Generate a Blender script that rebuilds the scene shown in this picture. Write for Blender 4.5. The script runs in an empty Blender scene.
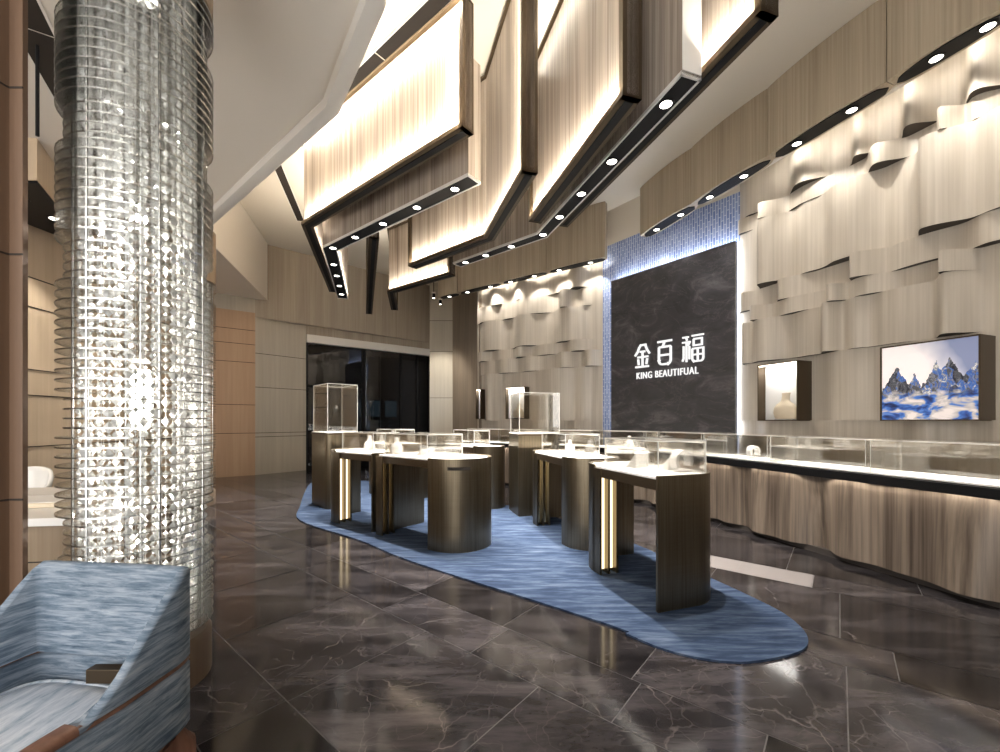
import bpy, bmesh, math, random
from mathutils import Vector, Matrix
random.seed(7)
PI = math.pi
S = bpy.context.scene
COL = S.collection

# ------------------------------------------------------------------ camera
EYE = 1.35          # eye height of the photograph
FPX = 412.0         # focal length in pixels of the 1000 px wide frame
HOR = 421.0         # row of the horizon
cd = bpy.data.cameras.new('camera')
cd.sensor_width = 36.0
cd.lens = 36.0 * FPX / 1000.0
cd.shift_y = (HOR - 376.0) / 1000.0
cd.clip_start = 0.05
cam = bpy.data.objects.new('camera', cd)
COL.objects.link(cam)
cam.location = (0, 0, EYE)
cam.rotation_euler = (PI / 2, 0, 0)
S.camera = cam


def line_hit(px, p0, p1):
    """Where the vertical sight plane of column px meets the plan line p0-p1."""
    u = (px - 500.0) / FPX
    dx, dy = p1[0] - p0[0], p1[1] - p0[1]
    k = (u * p0[1] - p0[0]) / (dx - u * dy)
    return Vector((p0[0] + dx * k, p0[1] + dy * k))


def zat(y, depth):
    return EYE + (HOR - y) / FPX * depth


# ------------------------------------------------------------------ materials
def newmat(name):
    m = bpy.data.materials.new(name)
    m.use_nodes = True
    nt = m.node_tree
    return m, nt, nt.nodes['Principled BSDF']


def setp(b, col=None, rough=None, metal=None, spec=None):
    if col is not None: b.inputs['Base Color'].default_value = (*col, 1)
    if rough is not None: b.inputs['Roughness'].default_value = rough
    if metal is not None: b.inputs['Metallic'].default_value = metal
    if spec is not None: b.inputs['Specular IOR Level'].default_value = spec


def plain(name, col, rough=.5, metal=0., spec=.5):
    m, nt, b = newmat(name)
    setp(b, col, rough, metal, spec)
    return m


def coords(nt, scale=(1, 1, 1), rot=(0, 0, 0), kind='Object'):
    tc = nt.nodes.new('ShaderNodeTexCoord')
    mp = nt.nodes.new('ShaderNodeMapping')
    mp.inputs['Scale'].default_value = scale
    mp.inputs['Rotation'].default_value = rot
    nt.links.new(tc.outputs[kind], mp.inputs['Vector'])
    return mp.outputs['Vector']


def noise(nt, vec, scale, detail=4, rough=.55, dist=0.):
    n = nt.nodes.new('ShaderNodeTexNoise')
    n.inputs['Scale'].default_value = scale
    n.inputs['Detail'].default_value = detail
    n.inputs['Roughness'].default_value = rough
    n.inputs['Distortion'].default_value = dist
    nt.links.new(vec, n.inputs['Vector'])
    return n.outputs['Fac']


def ramp(nt, fac, stops):
    r = nt.nodes.new('ShaderNodeValToRGB')
    els = r.color_ramp.elements
    while len(els) < len(stops): els.new(.5)
    for e, (p, c) in zip(els, stops):
        e.position = p
        e.color = (*c, 1)
    nt.links.new(fac, r.inputs['Fac'])
    return r.outputs['Color']


def mix(nt, fac, a, b, mode='MIX'):
    m = nt.nodes.new('ShaderNodeMix')
    m.data_type = 'RGBA'
    m.blend_type = mode
    if isinstance(fac, (int, float)): m.inputs[0].default_value = fac
    else: nt.links.new(fac, m.inputs[0])
    for i, v in ((6, a), (7, b)):
        if isinstance(v, tuple): m.inputs[i].default_value = (*v, 1)
        else: nt.links.new(v, m.inputs[i])
    return m.outputs[2]


def mathn(nt, op, a, b=None, c=None):
    n = nt.nodes.new('ShaderNodeMath')
    n.operation = op
    for i, v in enumerate((a, b, c)):
        if v is None: continue
        if isinstance(v, (int, float)): n.inputs[i].default_value = v
        else: nt.links.new(v, n.inputs[i])
    return n.outputs[0]


def bump(nt, b, h, strength=.3, dist=.01):
    n = nt.nodes.new('ShaderNodeBump')
    n.inputs['Strength'].default_value = strength
    n.inputs['Distance'].default_value = dist
    nt.links.new(h, n.inputs['Height'])
    nt.links.new(n.outputs[0], b.inputs['Normal'])


def grain_wood(name, dark, light, rough=.45, fine=38, coarse=7, contrast=1., spec=.4):
    """straight vertical veneer grain"""
    m, nt, b = newmat(name)
    v1 = coords(nt, (fine, fine, .5))
    v2 = coords(nt, (coarse, coarse, .25))
    n1 = noise(nt, v1, 1.0, 5, .6)
    n2 = noise(nt, v2, 1.0, 3, .5, .6)
    s = mathn(nt, 'ADD', mathn(nt, 'MULTIPLY', n1, .55), mathn(nt, 'MULTIPLY', n2, .45))
    w = .16 / contrast
    c = ramp(nt, s, [(.5 - w, dark), (.5 + w, light)])
    nt.links.new(c, b.inputs['Base Color'])
    setp(b, None, rough, 0, spec)
    bump(nt, b, s, .08, .004)
    return m


M = {}
M['ceiling'] = plain('cream_ceiling_paint', (.79, .73, .64), .7)
M['soffit'] = plain('soffit_paint', (.84, .785, .71), .45)
M['white_trim'] = plain('white_paint', (.82, .79, .74), .5)
M['wave_wood'] = grain_wood('greige_oak_veneer', (.45, .395, .325), (.60, .54, .465), .4, 34, 6)
M['valance_wood'] = grain_wood('valance_veneer', (.35, .285, .205), (.52, .445, .34), .45, 40, 8)
M['panel_wood'] = grain_wood('striped_panel_veneer', (.20, .16, .13), (.52, .455, .39), .38, 46, 9, 1.2)
M['end_wood'] = grain_wood('storefront_veneer', (.33, .275, .215), (.46, .40, .32), .5, 30, 5)
M['recess_wood'] = grain_wood('recess_veneer', (.17, .135, .10), (.26, .21, .16), .5, 30, 5)
M['counter_wood'] = grain_wood('smoked_counter_veneer', (.055, .040, .031), (.205, .162, .126), .33, 26, 6, 1.25)
M['chair_wood'] = grain_wood('reddish_walnut', (.10, .045, .028), (.21, .105, .07), .4, 40, 9)
M['pillar_wood'] = grain_wood('pillar_veneer', (.115, .066, .04), (.175, .105, .064), .5, 20, 4)
M['desk_wood'] = grain_wood('desk_veneer', (.21, .15, .095), (.31, .235, .16), .5, 25, 5)
M['orange_wall'] = grain_wood('tan_wall_panel', (.46, .30, .19), (.55, .375, .245), .5, 18, 3)
M['beige_wall'] = grain_wood('beige_wall_panel', (.52, .405, .285), (.62, .495, .36), .5, 18, 3)
M['pale_wall'] = grain_wood('pale_gloss_panel', (.48, .43, .35), (.57, .515, .425), .22, 16, 3)
M['bronze'] = plain('dark_bronze', (.085, .06, .036), .35, .7)
M['black'] = plain('black_trough', (.007, .007, .008), .55, 0, .2)
M['joint'] = plain('shadow_joint', (.02, .014, .01), .8)
M['white_gloss'] = plain('white_lacquer', (.86, .85, .83), .25)
M['stand_white'] = plain('stand_leather_white', (.55, .54, .52), .45)
M['white_top'] = plain('white_display_top', (.90, .89, .87), .4)
M['alu'] = plain('white_aluminium', (.80, .79, .77), .35, .2)
M['chrome'] = plain('chrome', (.75, .75, .74), .15, 1.)
M['slot_brass'] = plain('polished_brass', (.80, .62, .34), .2, 1.)
M['cushion'] = plain('cream_bust_leather', (.72, .62, .47), .6)
M['raw_back'] = plain('raw_sheet_back', (.03, .022, .016), .7)  # near-black that stands in for shade under the veneer bands
M['kick'] = plain('kick_plate', (.045, .038, .034), .4)


def emit(name, col, strength):
    m, nt, b = newmat(name)
    setp(b, (0, 0, 0), .5)
    b.inputs['Emission Color'].default_value = (*col, 1)
    b.inputs['Emission Strength'].default_value = strength
    return m


M['lamp'] = emit('lit_lamp', (1, .95, .86), 6)
M['led'] = emit('led_strip', (1, .90, .74), 6)
M['led_dim'] = emit('display_light_bar', (1, .93, .82), 1.3)
M['led_cool'] = emit('halo_led', (.93, .95, 1), 5)
M['slot_led'] = emit('lit_slot', (1, .80, .48), 1.7)
M['letter'] = emit('backlit_letter', (1, .99, .97), .75)  # white of the letters comes from emission
M['far_glow'] = emit('far_shop_light', (.5, .75, .85), .10)  # faint glow in place of sign reflections in the storefront glass


def make_brass():
    m, nt, b = newmat('brushed_bronze_sheet')
    v = coords(nt, (60, 60, 1.2))
    n = noise(nt, v, 1.0, 4, .6)
    v2 = coords(nt, (2, 2, 130))
    n2 = noise(nt, v2, 1.0, 3, .6)
    s = mathn(nt, 'ADD', mathn(nt, 'MULTIPLY', n, .85), mathn(nt, 'MULTIPLY', n2, .15))
    nt.links.new(ramp(nt, s, [(.35, (.135, .108, .072)), (.65, (.20, .165, .115))]), b.inputs['Base Color'])
    setp(b, None, .34, .95)
    b.inputs['Anisotropic'].default_value = .5
    return m


M['brass'] = make_brass()


def make_floor():
    m, nt, b = newmat('dark_grey_marble')
    at = nt.nodes.new('ShaderNodeAttribute')
    at.attribute_name = 'tile'
    tone = at.outputs['Color']
    sp = nt.nodes.new('ShaderNodeSeparateColor')
    nt.links.new(tone, sp.inputs[0])
    tc = nt.nodes.new('ShaderNodeTexCoord')
    off = nt.nodes.new('ShaderNodeVectorMath')
    off.operation = 'MULTIPLY_ADD'
    nt.links.new(tone, off.inputs[0])
    off.inputs[1].default_value = (17, 31, 11)
    nt.links.new(tc.outputs['Object'], off.inputs[2])
    mp = nt.nodes.new('ShaderNodeMapping')
    nt.links.new(off.outputs[0], mp.inputs['Vector'])
    mp.inputs['Rotation'].default_value = (0, 0, .5)
    mp.inputs['Scale'].default_value = (.8, 3.2, 1)
    cloud = noise(nt, mp.outputs[0], 1.5, 9, .70, .35)
    base = ramp(nt, cloud, [(.30, (.007, .0064, .0072)), (.48, (.020, .0178, .0192)), (.70, (.066, .058, .061))])
    warp = nt.nodes.new('ShaderNodeTexNoise')
    warp.inputs['Scale'].default_value = 1.3
    warp.inputs['Detail'].default_value = 5
    nt.links.new(off.outputs[0], warp.inputs['Vector'])
    wv = nt.nodes.new('ShaderNodeVectorMath')
    wv.operation = 'MULTIPLY_ADD'
    nt.links.new(warp.outputs['Color'], wv.inputs[0])
    wv.inputs[1].default_value = (.9, .9, .9)
    nt.links.new(off.outputs[0], wv.inputs[2])
    for sc, wd, amt, col in ((1.1, .0055, .60, (.17, .145, .14)), (2.4, .0045, .45, (.15, .128, .124)), (4.5, .003, .35, (.14, .12, .116))):
        vo = nt.nodes.new('ShaderNodeTexVoronoi')
        vo.feature = 'DISTANCE_TO_EDGE'
        vo.inputs['Scale'].default_value = sc
        nt.links.new(wv.outputs[0], vo.inputs['Vector'])
        ln = mathn(nt, 'MAXIMUM', mathn(nt, 'SUBTRACT', 1.0, mathn(nt, 'DIVIDE', vo.outputs['Distance'], wd * sc)), 0.0)
        msk = mathn(nt, 'MULTIPLY', mathn(nt, 'MAXIMUM', mathn(nt, 'SUBTRACT', noise(nt, off.outputs[0], 2.1 * sc, 3), .38), 0.0), 3.2 * amt)
        base = mix(nt, mathn(nt, 'MINIMUM', mathn(nt, 'MULTIPLY', ln, msk), .8), base, col)
    # tone of the single tile: red channel 0..1 brightness
    k = mathn(nt, 'ADD', mathn(nt, 'MULTIPLY', sp.outputs[0], 1.25), .32)
    vm = nt.nodes.new('ShaderNodeVectorMath')
    vm.operation = 'SCALE'
    nt.links.new(base, vm.inputs[0])
    nt.links.new(k, vm.inputs['Scale'])
    nt.links.new(vm.outputs[0], b.inputs['Base Color'])
    r = mathn(nt, 'ADD', mathn(nt, 'MULTIPLY', cloud, .08), .06)
    nt.links.new(r, b.inputs['Roughness'])
    b.inputs['Specular IOR Level'].default_value = .45
    return m


M['floor'] = make_floor()
M['grout'] = plain('grout', (.075, .068, .066), .5)
M['pale_tile'] = plain('pale_marble_insert', (.22, .20, .195), .2)


def streaked(name, stops, scale, rot=(0, 0, 0), rough=.9, sc=1.0, bstr=.25):
    m, nt, b = newmat(name)
    v = coords(nt, scale, rot)
    n = noise(nt, v, sc, 7, .68, .35)
    nt.links.new(ramp(nt, n, stops), b.inputs['Base Color'])
    setp(b, None, rough, 0, .2)
    bump(nt, b, n, bstr, .006)
    return m


M['rug'] = streaked('blue_streaked_rug',
                    [(.30, (.007, .014, .036)), (.46, (.021, .036, .072)), (.56, (.043, .064, .108)), (.72, (.10, .127, .18))],
                    (1.6, 11, 1), (0, 0, -.30), .95, 1.5, .3)
M['fabric'] = streaked('blue_white_woven_fabric',
                       [(.28, (.04, .065, .10)), (.42, (.105, .145, .195)), (.53, (.195, .24, .30)), (.70, (.34, .385, .44))],
                       (4.5, 4.5, 44), (0, .04, 0), .85, 1.6, .3)
M['seat_fabric'] = streaked('pale_blue_seat_fabric',
                            [(.30, (.20, .27, .36)), (.45, (.42, .48, .57)), (.62, (.62, .66, .72))],
                            (24, 5, 5), (0, 0, .5), .85, 1.2, .15)


def make_stone():
    m, nt, b = newmat('charcoal_stone_slab')
    v = coords(nt, (1, 1, 1.8), (0, .35, 0))
    n = noise(nt, v, 1.6, 8, .68, 1.0)
    c = ramp(nt, n, [(.3, (.022, .022, .026)), (.55, (.048, .047, .054)), (.74, (.15, .147, .158))])
    vn = noise(nt, v, 1.2, 6, .65, 1.2)
    vein = mathn(nt, 'MAXIMUM', mathn(nt, 'SUBTRACT', 1.0, mathn(nt, 'MULTIPLY', mathn(nt, 'ABSOLUTE', mathn(nt, 'SUBTRACT', vn, .5)), 70)), 0.0)
    c = mix(nt, mathn(nt, 'MULTIPLY', vein, .2), c, (.24, .22, .22))
    nt.links.new(c, b.inputs['Base Color'])
    setp(b, None, .38)
    return m


M['stone'] = make_stone()


def make_mosaic():
    m, nt, b = newmat('blue_finger_mosaic')
    tc = nt.nodes.new('ShaderNodeTexCoord')
    sx = nt.nodes.new('ShaderNodeSeparateXYZ')
    nt.links.new(tc.outputs['Object'], sx.inputs[0])
    cb = nt.nodes.new('ShaderNodeCombineXYZ')
    nt.links.new(sx.outputs[2], cb.inputs[0])
    nt.links.new(sx.outputs[0], cb.inputs[1])
    br = nt.nodes.new('ShaderNodeTexBrick')
    br.inputs['Scale'].default_value = 1
    br.inputs['Brick Width'].default_value = .15
    br.inputs['Row Height'].default_value = .045
    br.inputs['Mortar Size'].default_value = .007
    br.inputs['Color1'].default_value = (.16, .235, .50, 1)
    br.inputs['Color2'].default_value = (.34, .42, .66, 1)
    br.inputs['Mortar'].default_value = (.60, .66, .80, 1)
    br.inputs['Bias'].default_value = -.1
    nt.links.new(cb.outputs[0], br.inputs['Vector'])
    nt.links.new(br.outputs['Color'], b.inputs['Base Color'])
    setp(b, None, .3)
    return m


M['mosaic'] = make_mosaic()


def make_glass(name, tint, gloss, rough=.03, base=.05):
    """thin clear sheet: light passes, a mirror part grows at grazing angles"""
    m = bpy.data.materials.new(name)
    m.use_nodes = True
    nt = m.node_tree
    nt.nodes.remove(nt.nodes['Principled BSDF'])
    out = nt.nodes['Material Output']
    t = nt.nodes.new('ShaderNodeBsdfTransparent')
    t.inputs[0].default_value = (*tint, 1)
    g = nt.nodes.new('ShaderNodeBsdfGlossy')
    g.inputs['Roughness'].default_value = rough
    g.inputs['Color'].default_value = (1, 1, 1, 1)
    lw = nt.nodes.new('ShaderNodeLayerWeight')
    lw.inputs['Blend'].default_value = .35
    f = mathn(nt, 'ADD', mathn(nt, 'MULTIPLY', lw.outputs['Fresnel'], gloss), base)
    mx = nt.nodes.new('ShaderNodeMixShader')
    nt.links.new(f, mx.inputs[0])
    nt.links.new(t.outputs[0], mx.inputs[1])
    nt.links.new(g.outputs[0], mx.inputs[2])
    nt.links.new(mx.outputs[0], out.inputs['Surface'])
    return m


M['glass'] = make_glass('clear_case_glass', (.965, .955, .935), .55, .02, .035)
M['acrylic'] = make_glass('clear_acrylic', (.955, .96, .95), .65, .08, .06)
M['dark_glass'] = plain('dark_shop_glass', (.004, .004, .005), .06)
M['shop_glass'] = make_glass('tinted_shop_glass', (.35, .36, .38), .5, .02, .03)


def make_crystal():
    m, nt, b = newmat('cut_crystal')
    setp(b, (.95, .95, .93), .12, .15)
    return m


M['crystal'] = make_crystal()
M['glass_edge'] = plain('polished_glass_edge', (.80, .78, .73), .2)


def make_art():
    """photograph of blue and grey rough stones on a pale ground, as a print"""
    m, nt, b = newmat('stone_landscape_print')
    tc = nt.nodes.new('ShaderNodeTexCoord')
    sx = nt.nodes.new('ShaderNodeSeparateXYZ')
    nt.links.new(tc.outputs['Generated'], sx.inputs[0])
    u, v = sx.outputs[0], sx.outputs[2]
    gen = nt.nodes.new('ShaderNodeCombineXYZ')
    nt.links.new(mathn(nt, 'MULTIPLY', u, 1.45), gen.inputs[0])
    nt.links.new(v, gen.inputs[1])
    p = gen.outputs[0]
    sky = mix(nt, mathn(nt, 'MULTIPLY', mathn(nt, 'MAXIMUM', mathn(nt, 'SUBTRACT', mathn(nt, 'ADD', mathn(nt, 'ADD', mathn(nt, 'MULTIPLY', u, .9), mathn(nt, 'MULTIPLY', v, .55)), mathn(nt, 'MULTIPLY', noise(nt, p, 2.5, 2), .3)), .98), 0.0), 3.0),
              (.82, .76, .74), (.20, .23, .36))
    # rough stones
    vo = nt.nodes.new('ShaderNodeTexVoronoi')
    vo.inputs['Scale'].default_value = 8
    nt.links.new(p, vo.inputs['Vector'])
    sep = nt.nodes.new('ShaderNodeSeparateColor')
    nt.links.new(vo.outputs['Color'], sep.inputs[0])
    fac = noise(nt, p, 15, 6, .7, .8)
    k = mathn(nt, 'ADD', mathn(nt, 'MULTIPLY', sep.outputs[0], .55), mathn(nt, 'MULTIPLY', mathn(nt, 'SUBTRACT', fac, .5), 1.3))
    rock = ramp(nt, k, [(.0, (.008, .01, .02)), (.12, (.09, .09, .10)), (.20, (.03, .035, .05)), (.30, (.22, .22, .23)), (.38, (.015, .06, .26)), (.46, (.05, .15, .45)), (.54, (.16, .16, .16)), (.64, (.60, .58, .55))])
    # blurred front
    mp = nt.nodes.new('ShaderNodeMapping')
    nt.links.new(p, mp.inputs['Vector'])
    mp.inputs['Rotation'].default_value = (0, 0, -.35)
    mp.inputs['Scale'].default_value = (3, 9, 1)
    bl = noise(nt, mp.outputs[0], 1.0, 3, .5, .5)
    front = ramp(nt, bl, [(.33, (.008, .012, .04)), (.41, (.02, .06, .25)), (.47, (.06, .17, .48)), (.52, (.40, .37, .36)), (.62, (.66, .60, .57))])
    r1 = None
    for uc, hh, sl in ((.17, .72, 1.9), (.24, .62, 2.6), (.37, .60, 2.2), (.50, .50, 1.0), (.60, .74, 2.4), (.73, .76, 1.7), (.97, .70, 1.6), (.30, .42, .2)):
        tent = mathn(nt, 'SUBTRACT', hh, mathn(nt, 'MULTIPLY', mathn(nt, 'ABSOLUTE', mathn(nt, 'SUBTRACT', u, uc)), sl))
        r1 = tent if r1 is None else mathn(nt, 'MAXIMUM', r1, tent)
    r1 = mathn(nt, 'ADD', r1, mathn(nt, 'MULTIPLY', mathn(nt, 'SUBTRACT', noise(nt, p, 9, 4, .6), .5), .22))
    inrock = mathn(nt, 'LESS_THAN', v, r1)
    c = mix(nt, inrock, sky, rock)
    r2 = mathn(nt, 'ADD', mathn(nt, 'MULTIPLY', noise(nt, p, 6, 3), .30), .20)
    edge = nt.nodes.new('ShaderNodeMapRange')
    nt.links.new(mathn(nt, 'SUBTRACT', r2, v), edge.inputs[0])
    edge.inputs[1].default_value = -.03
    edge.inputs[2].default_value = .05
    c = mix(nt, edge.outputs[0], c, front)
    nt.links.new(c, b.inputs['Base Color'])
    setp(b, None, .3)
    nt.links.new(c, b.inputs['Emission Color'])
    b.inputs['Emission Strength'].default_value = .45      # the print also emits its own colours
    return m


def mathn_vec(nt, u):
    c = nt.nodes.new('ShaderNodeCombineXYZ')
    nt.links.new(u, c.inputs[0])
    return c.outputs[0]


M['art'] = make_art()


# ------------------------------------------------------------------ mesh helpers
class MB:
    def __init__(self):
        self.bm = bmesh.new()

    def box(self, a, b, mat=None):
        """axis box between corners a and b, optional 4x4"""
        x0, y0, z0 = (min(a[i], b[i]) for i in range(3))
        x1, y1, z1 = (max(a[i], b[i]) for i in range(3))
        c = [(x0, y0, z0), (x1, y0, z0), (x1, y1, z0), (x0, y1, z0), (x0, y0, z1), (x1, y0, z1), (x1, y1, z1), (x0, y1, z1)]
        vs = [self.bm.verts.new(mat @ Vector(p) if mat else p) for p in c]
        for f in ((0, 3, 2, 1), (4, 5, 6, 7), (0, 1, 5, 4), (1, 2, 6, 5), (2, 3, 7, 6), (3, 0, 4, 7)):
            self.bm.faces.new([vs[i] for i in f])
        return self

    def prism(self, poly, z0, z1, caps=True):
        lo = [self.bm.verts.new((p[0], p[1], z0)) for p in poly]
        hi = [self.bm.verts.new((p[0], p[1], z1)) for p in poly]
        n = len(poly)
        for i in range(n):
            j = (i + 1) % n
            self.bm.faces.new((lo[i], lo[j], hi[j], hi[i]))
        if caps:
            self.bm.faces.new(hi)
            self.bm.faces.new(list(reversed(lo)))
        return self

    def ribbon(self, path, th, z0, z1):
        """vertical sheet of thickness th along a plan path (to its left side)"""
        n = len(path)
        off = []
        for i in range(n):
            a = Vector(path[max(i - 1, 0)]); b = Vector(path[min(i + 1, n - 1)])
            d = (b - a).normalized()
            off.append((path[i][0] - d.y * th, path[i][1] + d.x * th))
        rows = []
        for i in range(n):
            rows.append([self.bm.verts.new((p[0], p[1], z)) for p, z in ((path[i], z0), (path[i], z1), (off[i], z1), (off[i], z0))])
        for i in range(n - 1):
            for k in range(4):
                l = (k + 1) % 4
                self.bm.faces.new((rows[i][k], rows[i + 1][k], rows[i + 1][l], rows[i][l]))
        self.bm.faces.new(rows[0]); self.bm.faces.new(list(reversed(rows[-1])))
        return self

    def tube(self, path, r, seg=10, cap=True):
        rings = []
        n = len(path)
        rr = r if isinstance(r, (list, tuple)) else [r] * n
        up = Vector((0, 0, 1))
        for i in range(n):
            a = Vector(path[max(i - 1, 0)]); b = Vector(path[min(i + 1, n - 1)])
            d = (b - a).normalized()
            u = d.cross(up if abs(d.z) < .95 else Vector((1, 0, 0))).normalized()
            w = d.cross(u)
            rings.append([self.bm.verts.new(Vector(path[i]) + (u * math.cos(2 * PI * k / seg) + w * math.sin(2 * PI * k / seg)) * rr[i]) for k in range(seg)])
        for i in range(n - 1):
            for k in range(seg):
                l = (k + 1) % seg
                self.bm.faces.new((rings[i][k], rings[i][l], rings[i + 1][l], rings[i + 1][k]))
        if cap:
            self.bm.faces.new(list(reversed(rings[0]))); self.bm.faces.new(rings[-1])
        return self

    def lathe(self, prof, seg=32, c=(0, 0), closed=False):
        """prof: (r, z) list turned round the vertical axis through c"""
        rings = []
        for r, z in prof:
            if r < 1e-5:
                rings.append([self.bm.verts.new((c[0], c[1], z))])
            else:
                rings.append([self.bm.verts.new((c[0] + r * math.cos(2 * PI * k / seg), c[1] + r * math.sin(2 * PI * k / seg), z)) for k in range(seg)])
        pairs = list(zip(rings, rings[1:]))
        if closed: pairs.append((rings[-1], rings[0]))
        for A, B in pairs:
            for k in range(seg):
                l = (k + 1) % seg
                if len(A) == 1 and len(B) == 1: continue
                if len(A) == 1: self.bm.faces.new((A[0], B[k], B[l]))
                elif len(B) == 1: self.bm.faces.new((A[k], B[0], A[l]))
                else: self.bm.faces.new((A[k], B[k], B[l], A[l]))
        return self

    def grid(self, rows, close=False):
        vs = [[self.bm.verts.new(p) for p in r] for r in rows]
        for i in range(len(vs) - 1):
            m = len(vs[i])
            for k in range(m if close else m - 1):
                l = (k + 1) % m
                self.bm.faces.new((vs[i][k], vs[i][l], vs[i + 1][l], vs[i + 1][k]))
        return vs

    def disc(self, c, r, ax, ay, seg=20):
        c, ax, ay = Vector(c), Vector(ax), Vector(ay)
        self.bm.faces.new([self.bm.verts.new(c + ax * r * math.cos(2 * PI * k / seg) + ay * r * math.sin(2 * PI * k / seg)) for k in range(seg)])
        return self

    def build(self, name, mat, parent=None, smooth=None, bevel=None, recalc=True, loc=None):
        bm = self.bm
        if recalc: bmesh.ops.recalc_face_normals(bm, faces=bm.faces[:])
        if bevel:
            es = [e for e in bm.edges if e.is_manifold and e.calc_face_angle(0) > .6]
            bmesh.ops.bevel(bm, geom=es, offset=bevel, segments=2, profile=.6, affect='EDGES', clamp_overlap=True)
        me = bpy.data.meshes.new(name)
        bm.to_mesh(me)
        bm.free()
        for mm in (mat if isinstance(mat, list) else [mat]): me.materials.append(mm)
        if smooth is not None:
            for p in me.polygons: p.use_smooth = True
            me.set_sharp_from_angle(angle=math.radians(smooth))
        o = bpy.data.objects.new(name, me)
        COL.objects.link(o)
        if loc: o.location = loc
        if parent: o.parent = parent
        return o


def tag(o, label, cat, group=None, kind=None):
    o['label'] = label
    o['category'] = cat
    if group: o['group'] = group
    if kind: o['kind'] = kind
    return o


def thing(name, label, cat, loc=(0, 0, 0), rz=0., group=None, kind=None):
    o = bpy.data.objects.new(name, None)
    o.empty_display_size = .1
    COL.objects.link(o)
    o.location = loc
    o.rotation_euler = (0, 0, rz)
    return tag(o, label, cat, group, kind)


def structure(o, label, cat):
    return tag(o, label, cat, None, 'structure')


def dup_tree(o, parent=None):
    c = o.copy()
    COL.objects.link(c)
    c.parent = parent
    for ch in o.children: dup_tree(ch, c)
    return c


def area_light(loc, direction, sx, sy, power, col=(1, .9, .76), spread=PI, zaxis=None, name='led_light'):
    """rectangular lamp whose long side sx lies along zaxis"""
    l = bpy.data.lights.new(name, 'AREA')
    l.shape = 'RECTANGLE'
    l.size, l.size_y = sx, sy
    l.energy = power
    l.color = col
    l.spread = spread
    o = bpy.data.objects.new(name, l)
    COL.objects.link(o)
    d = Vector(direction).normalized()
    x = Vector(zaxis if zaxis is not None else (1, 0, 0))
    x = (x - d * x.dot(d)).normalized()
    y = (-d).cross(x)
    mt = Matrix((x, y, -d)).transposed().to_4x4()
    mt.translation = Vector(loc)
    o.matrix_world = mt
    return o


def spot_light(loc, target, power, angle=60, blend=.5, col=(1, .93, .82), size=.03, spec=1.0):
    l = bpy.data.lights.new('spot_light', 'SPOT')
    l.energy = power
    l.spot_size = math.radians(angle)
    l.spot_blend = blend
    l.color = col
    l.shadow_soft_size = size
    o = bpy.data.objects.new('spot_light', l)
    COL.objects.link(o)
    o.location = loc
    o.rotation_euler = (Vector(target) - Vector(loc)).to_track_quat('-Z', 'Y').to_euler()
    return o


def downlight(parent, c, r=.05, ax=(1, 0, 0), ay=(0, 1, 0)):
    """recessed lamp looking down: bezel ring with the lit lens as its sub-part (local coordinates)"""
    c = Vector(c)
    mb = MB()
    mb.lathe([(r * 1.0, .0), (r * 1.0, -.008), (r * 1.28, -.010), (r * 1.32, .0)], 20, (0, 0))
    ring = mb.build('downlight', M['black'], parent, 40, loc=c)
    mb = MB()
    mb.disc((0, 0, -.004), r, (1, 0, 0), (0, -1, 0))
    mb.build('lens', M['lamp'], ring, recalc=False)
    return ring


# ------------------------------------------------------------------ room shell
CEIL = 5.84
SH_ = 4.4
P, Q = Vector((.636, .772)), Vector((.772, -.636))      # tile directions on the floor


def build_floor():
    bm = bmesh.new()
    lay = bm.loops.layers.float_color.new('tile')
    rnd = random.Random(11)
    rows = []
    p = .88 - 1.22 * 8
    while p < 16:
        rows.append((p, p + .86, .87)); rows.append((p + .86, p + 1.22, .95)); p += 1.22
    g = .0028
    fixed = {}
    for (p0, p1, ln) in rows:
        wide = p1 - p0 > .5
        q = -2.05 - ln * 14 + (0 if wide and abs(p0 - .88) < .01 else rnd.uniform(0, ln))
        while q < 12:
            L = ln if wide else rnd.choice((.55, .87, 1.25, 1.6))
            pts = [P * a + Q * b for a, b in ((p0 + g, q + g), (p0 + g, q + L - g), (p1 - g, q + L - g), (p1 - g, q + g))]
            c = (pts[0] + pts[2]) / 2
            if -7.2 < c.x < 7 and -3 < c.y < 16:
                f = bm.faces.new([bm.verts.new((v.x, v.y, 0)) for v in pts])
                t = rnd.choice((.06, .16, .26, .36, .50, .68))
                if wide and abs(p0 - .88) < .01 and abs(q + 2.05) < .02: t = .72
                col = (t, rnd.random(), rnd.random(), 1)
                for lp in f.loops: lp[lay] = col
                if not wide and abs((p0 + p1) / 2 - 4.36) < .05 and -1.4 < Q.dot(c) < .4: f.material_index = 2
            q += L
    f = bm.faces.new([bm.verts.new(v) for v in ((-7.5, -3, -.002), (7.2, -3, -.002), (7.2, 16.5, -.002), (-7.5, 16.5, -.002))])
    f.material_index = 1
    bmesh.ops.recalc_face_normals(bm, faces=bm.faces[:])
    for f in bm.faces:
        if f.normal.z < 0: f.normal_flip()
    me = bpy.data.meshes.new('floor')
    bm.to_mesh(me); bm.free()
    for k in ('floor', 'grout', 'pale_tile'): me.materials.append(M[k])
    o = bpy.data.objects.new('floor', me)
    COL.objects.link(o)
    structure(o, 'polished dark grey marble floor laid in square and narrow slabs', 'floor')


build_floor()

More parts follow.
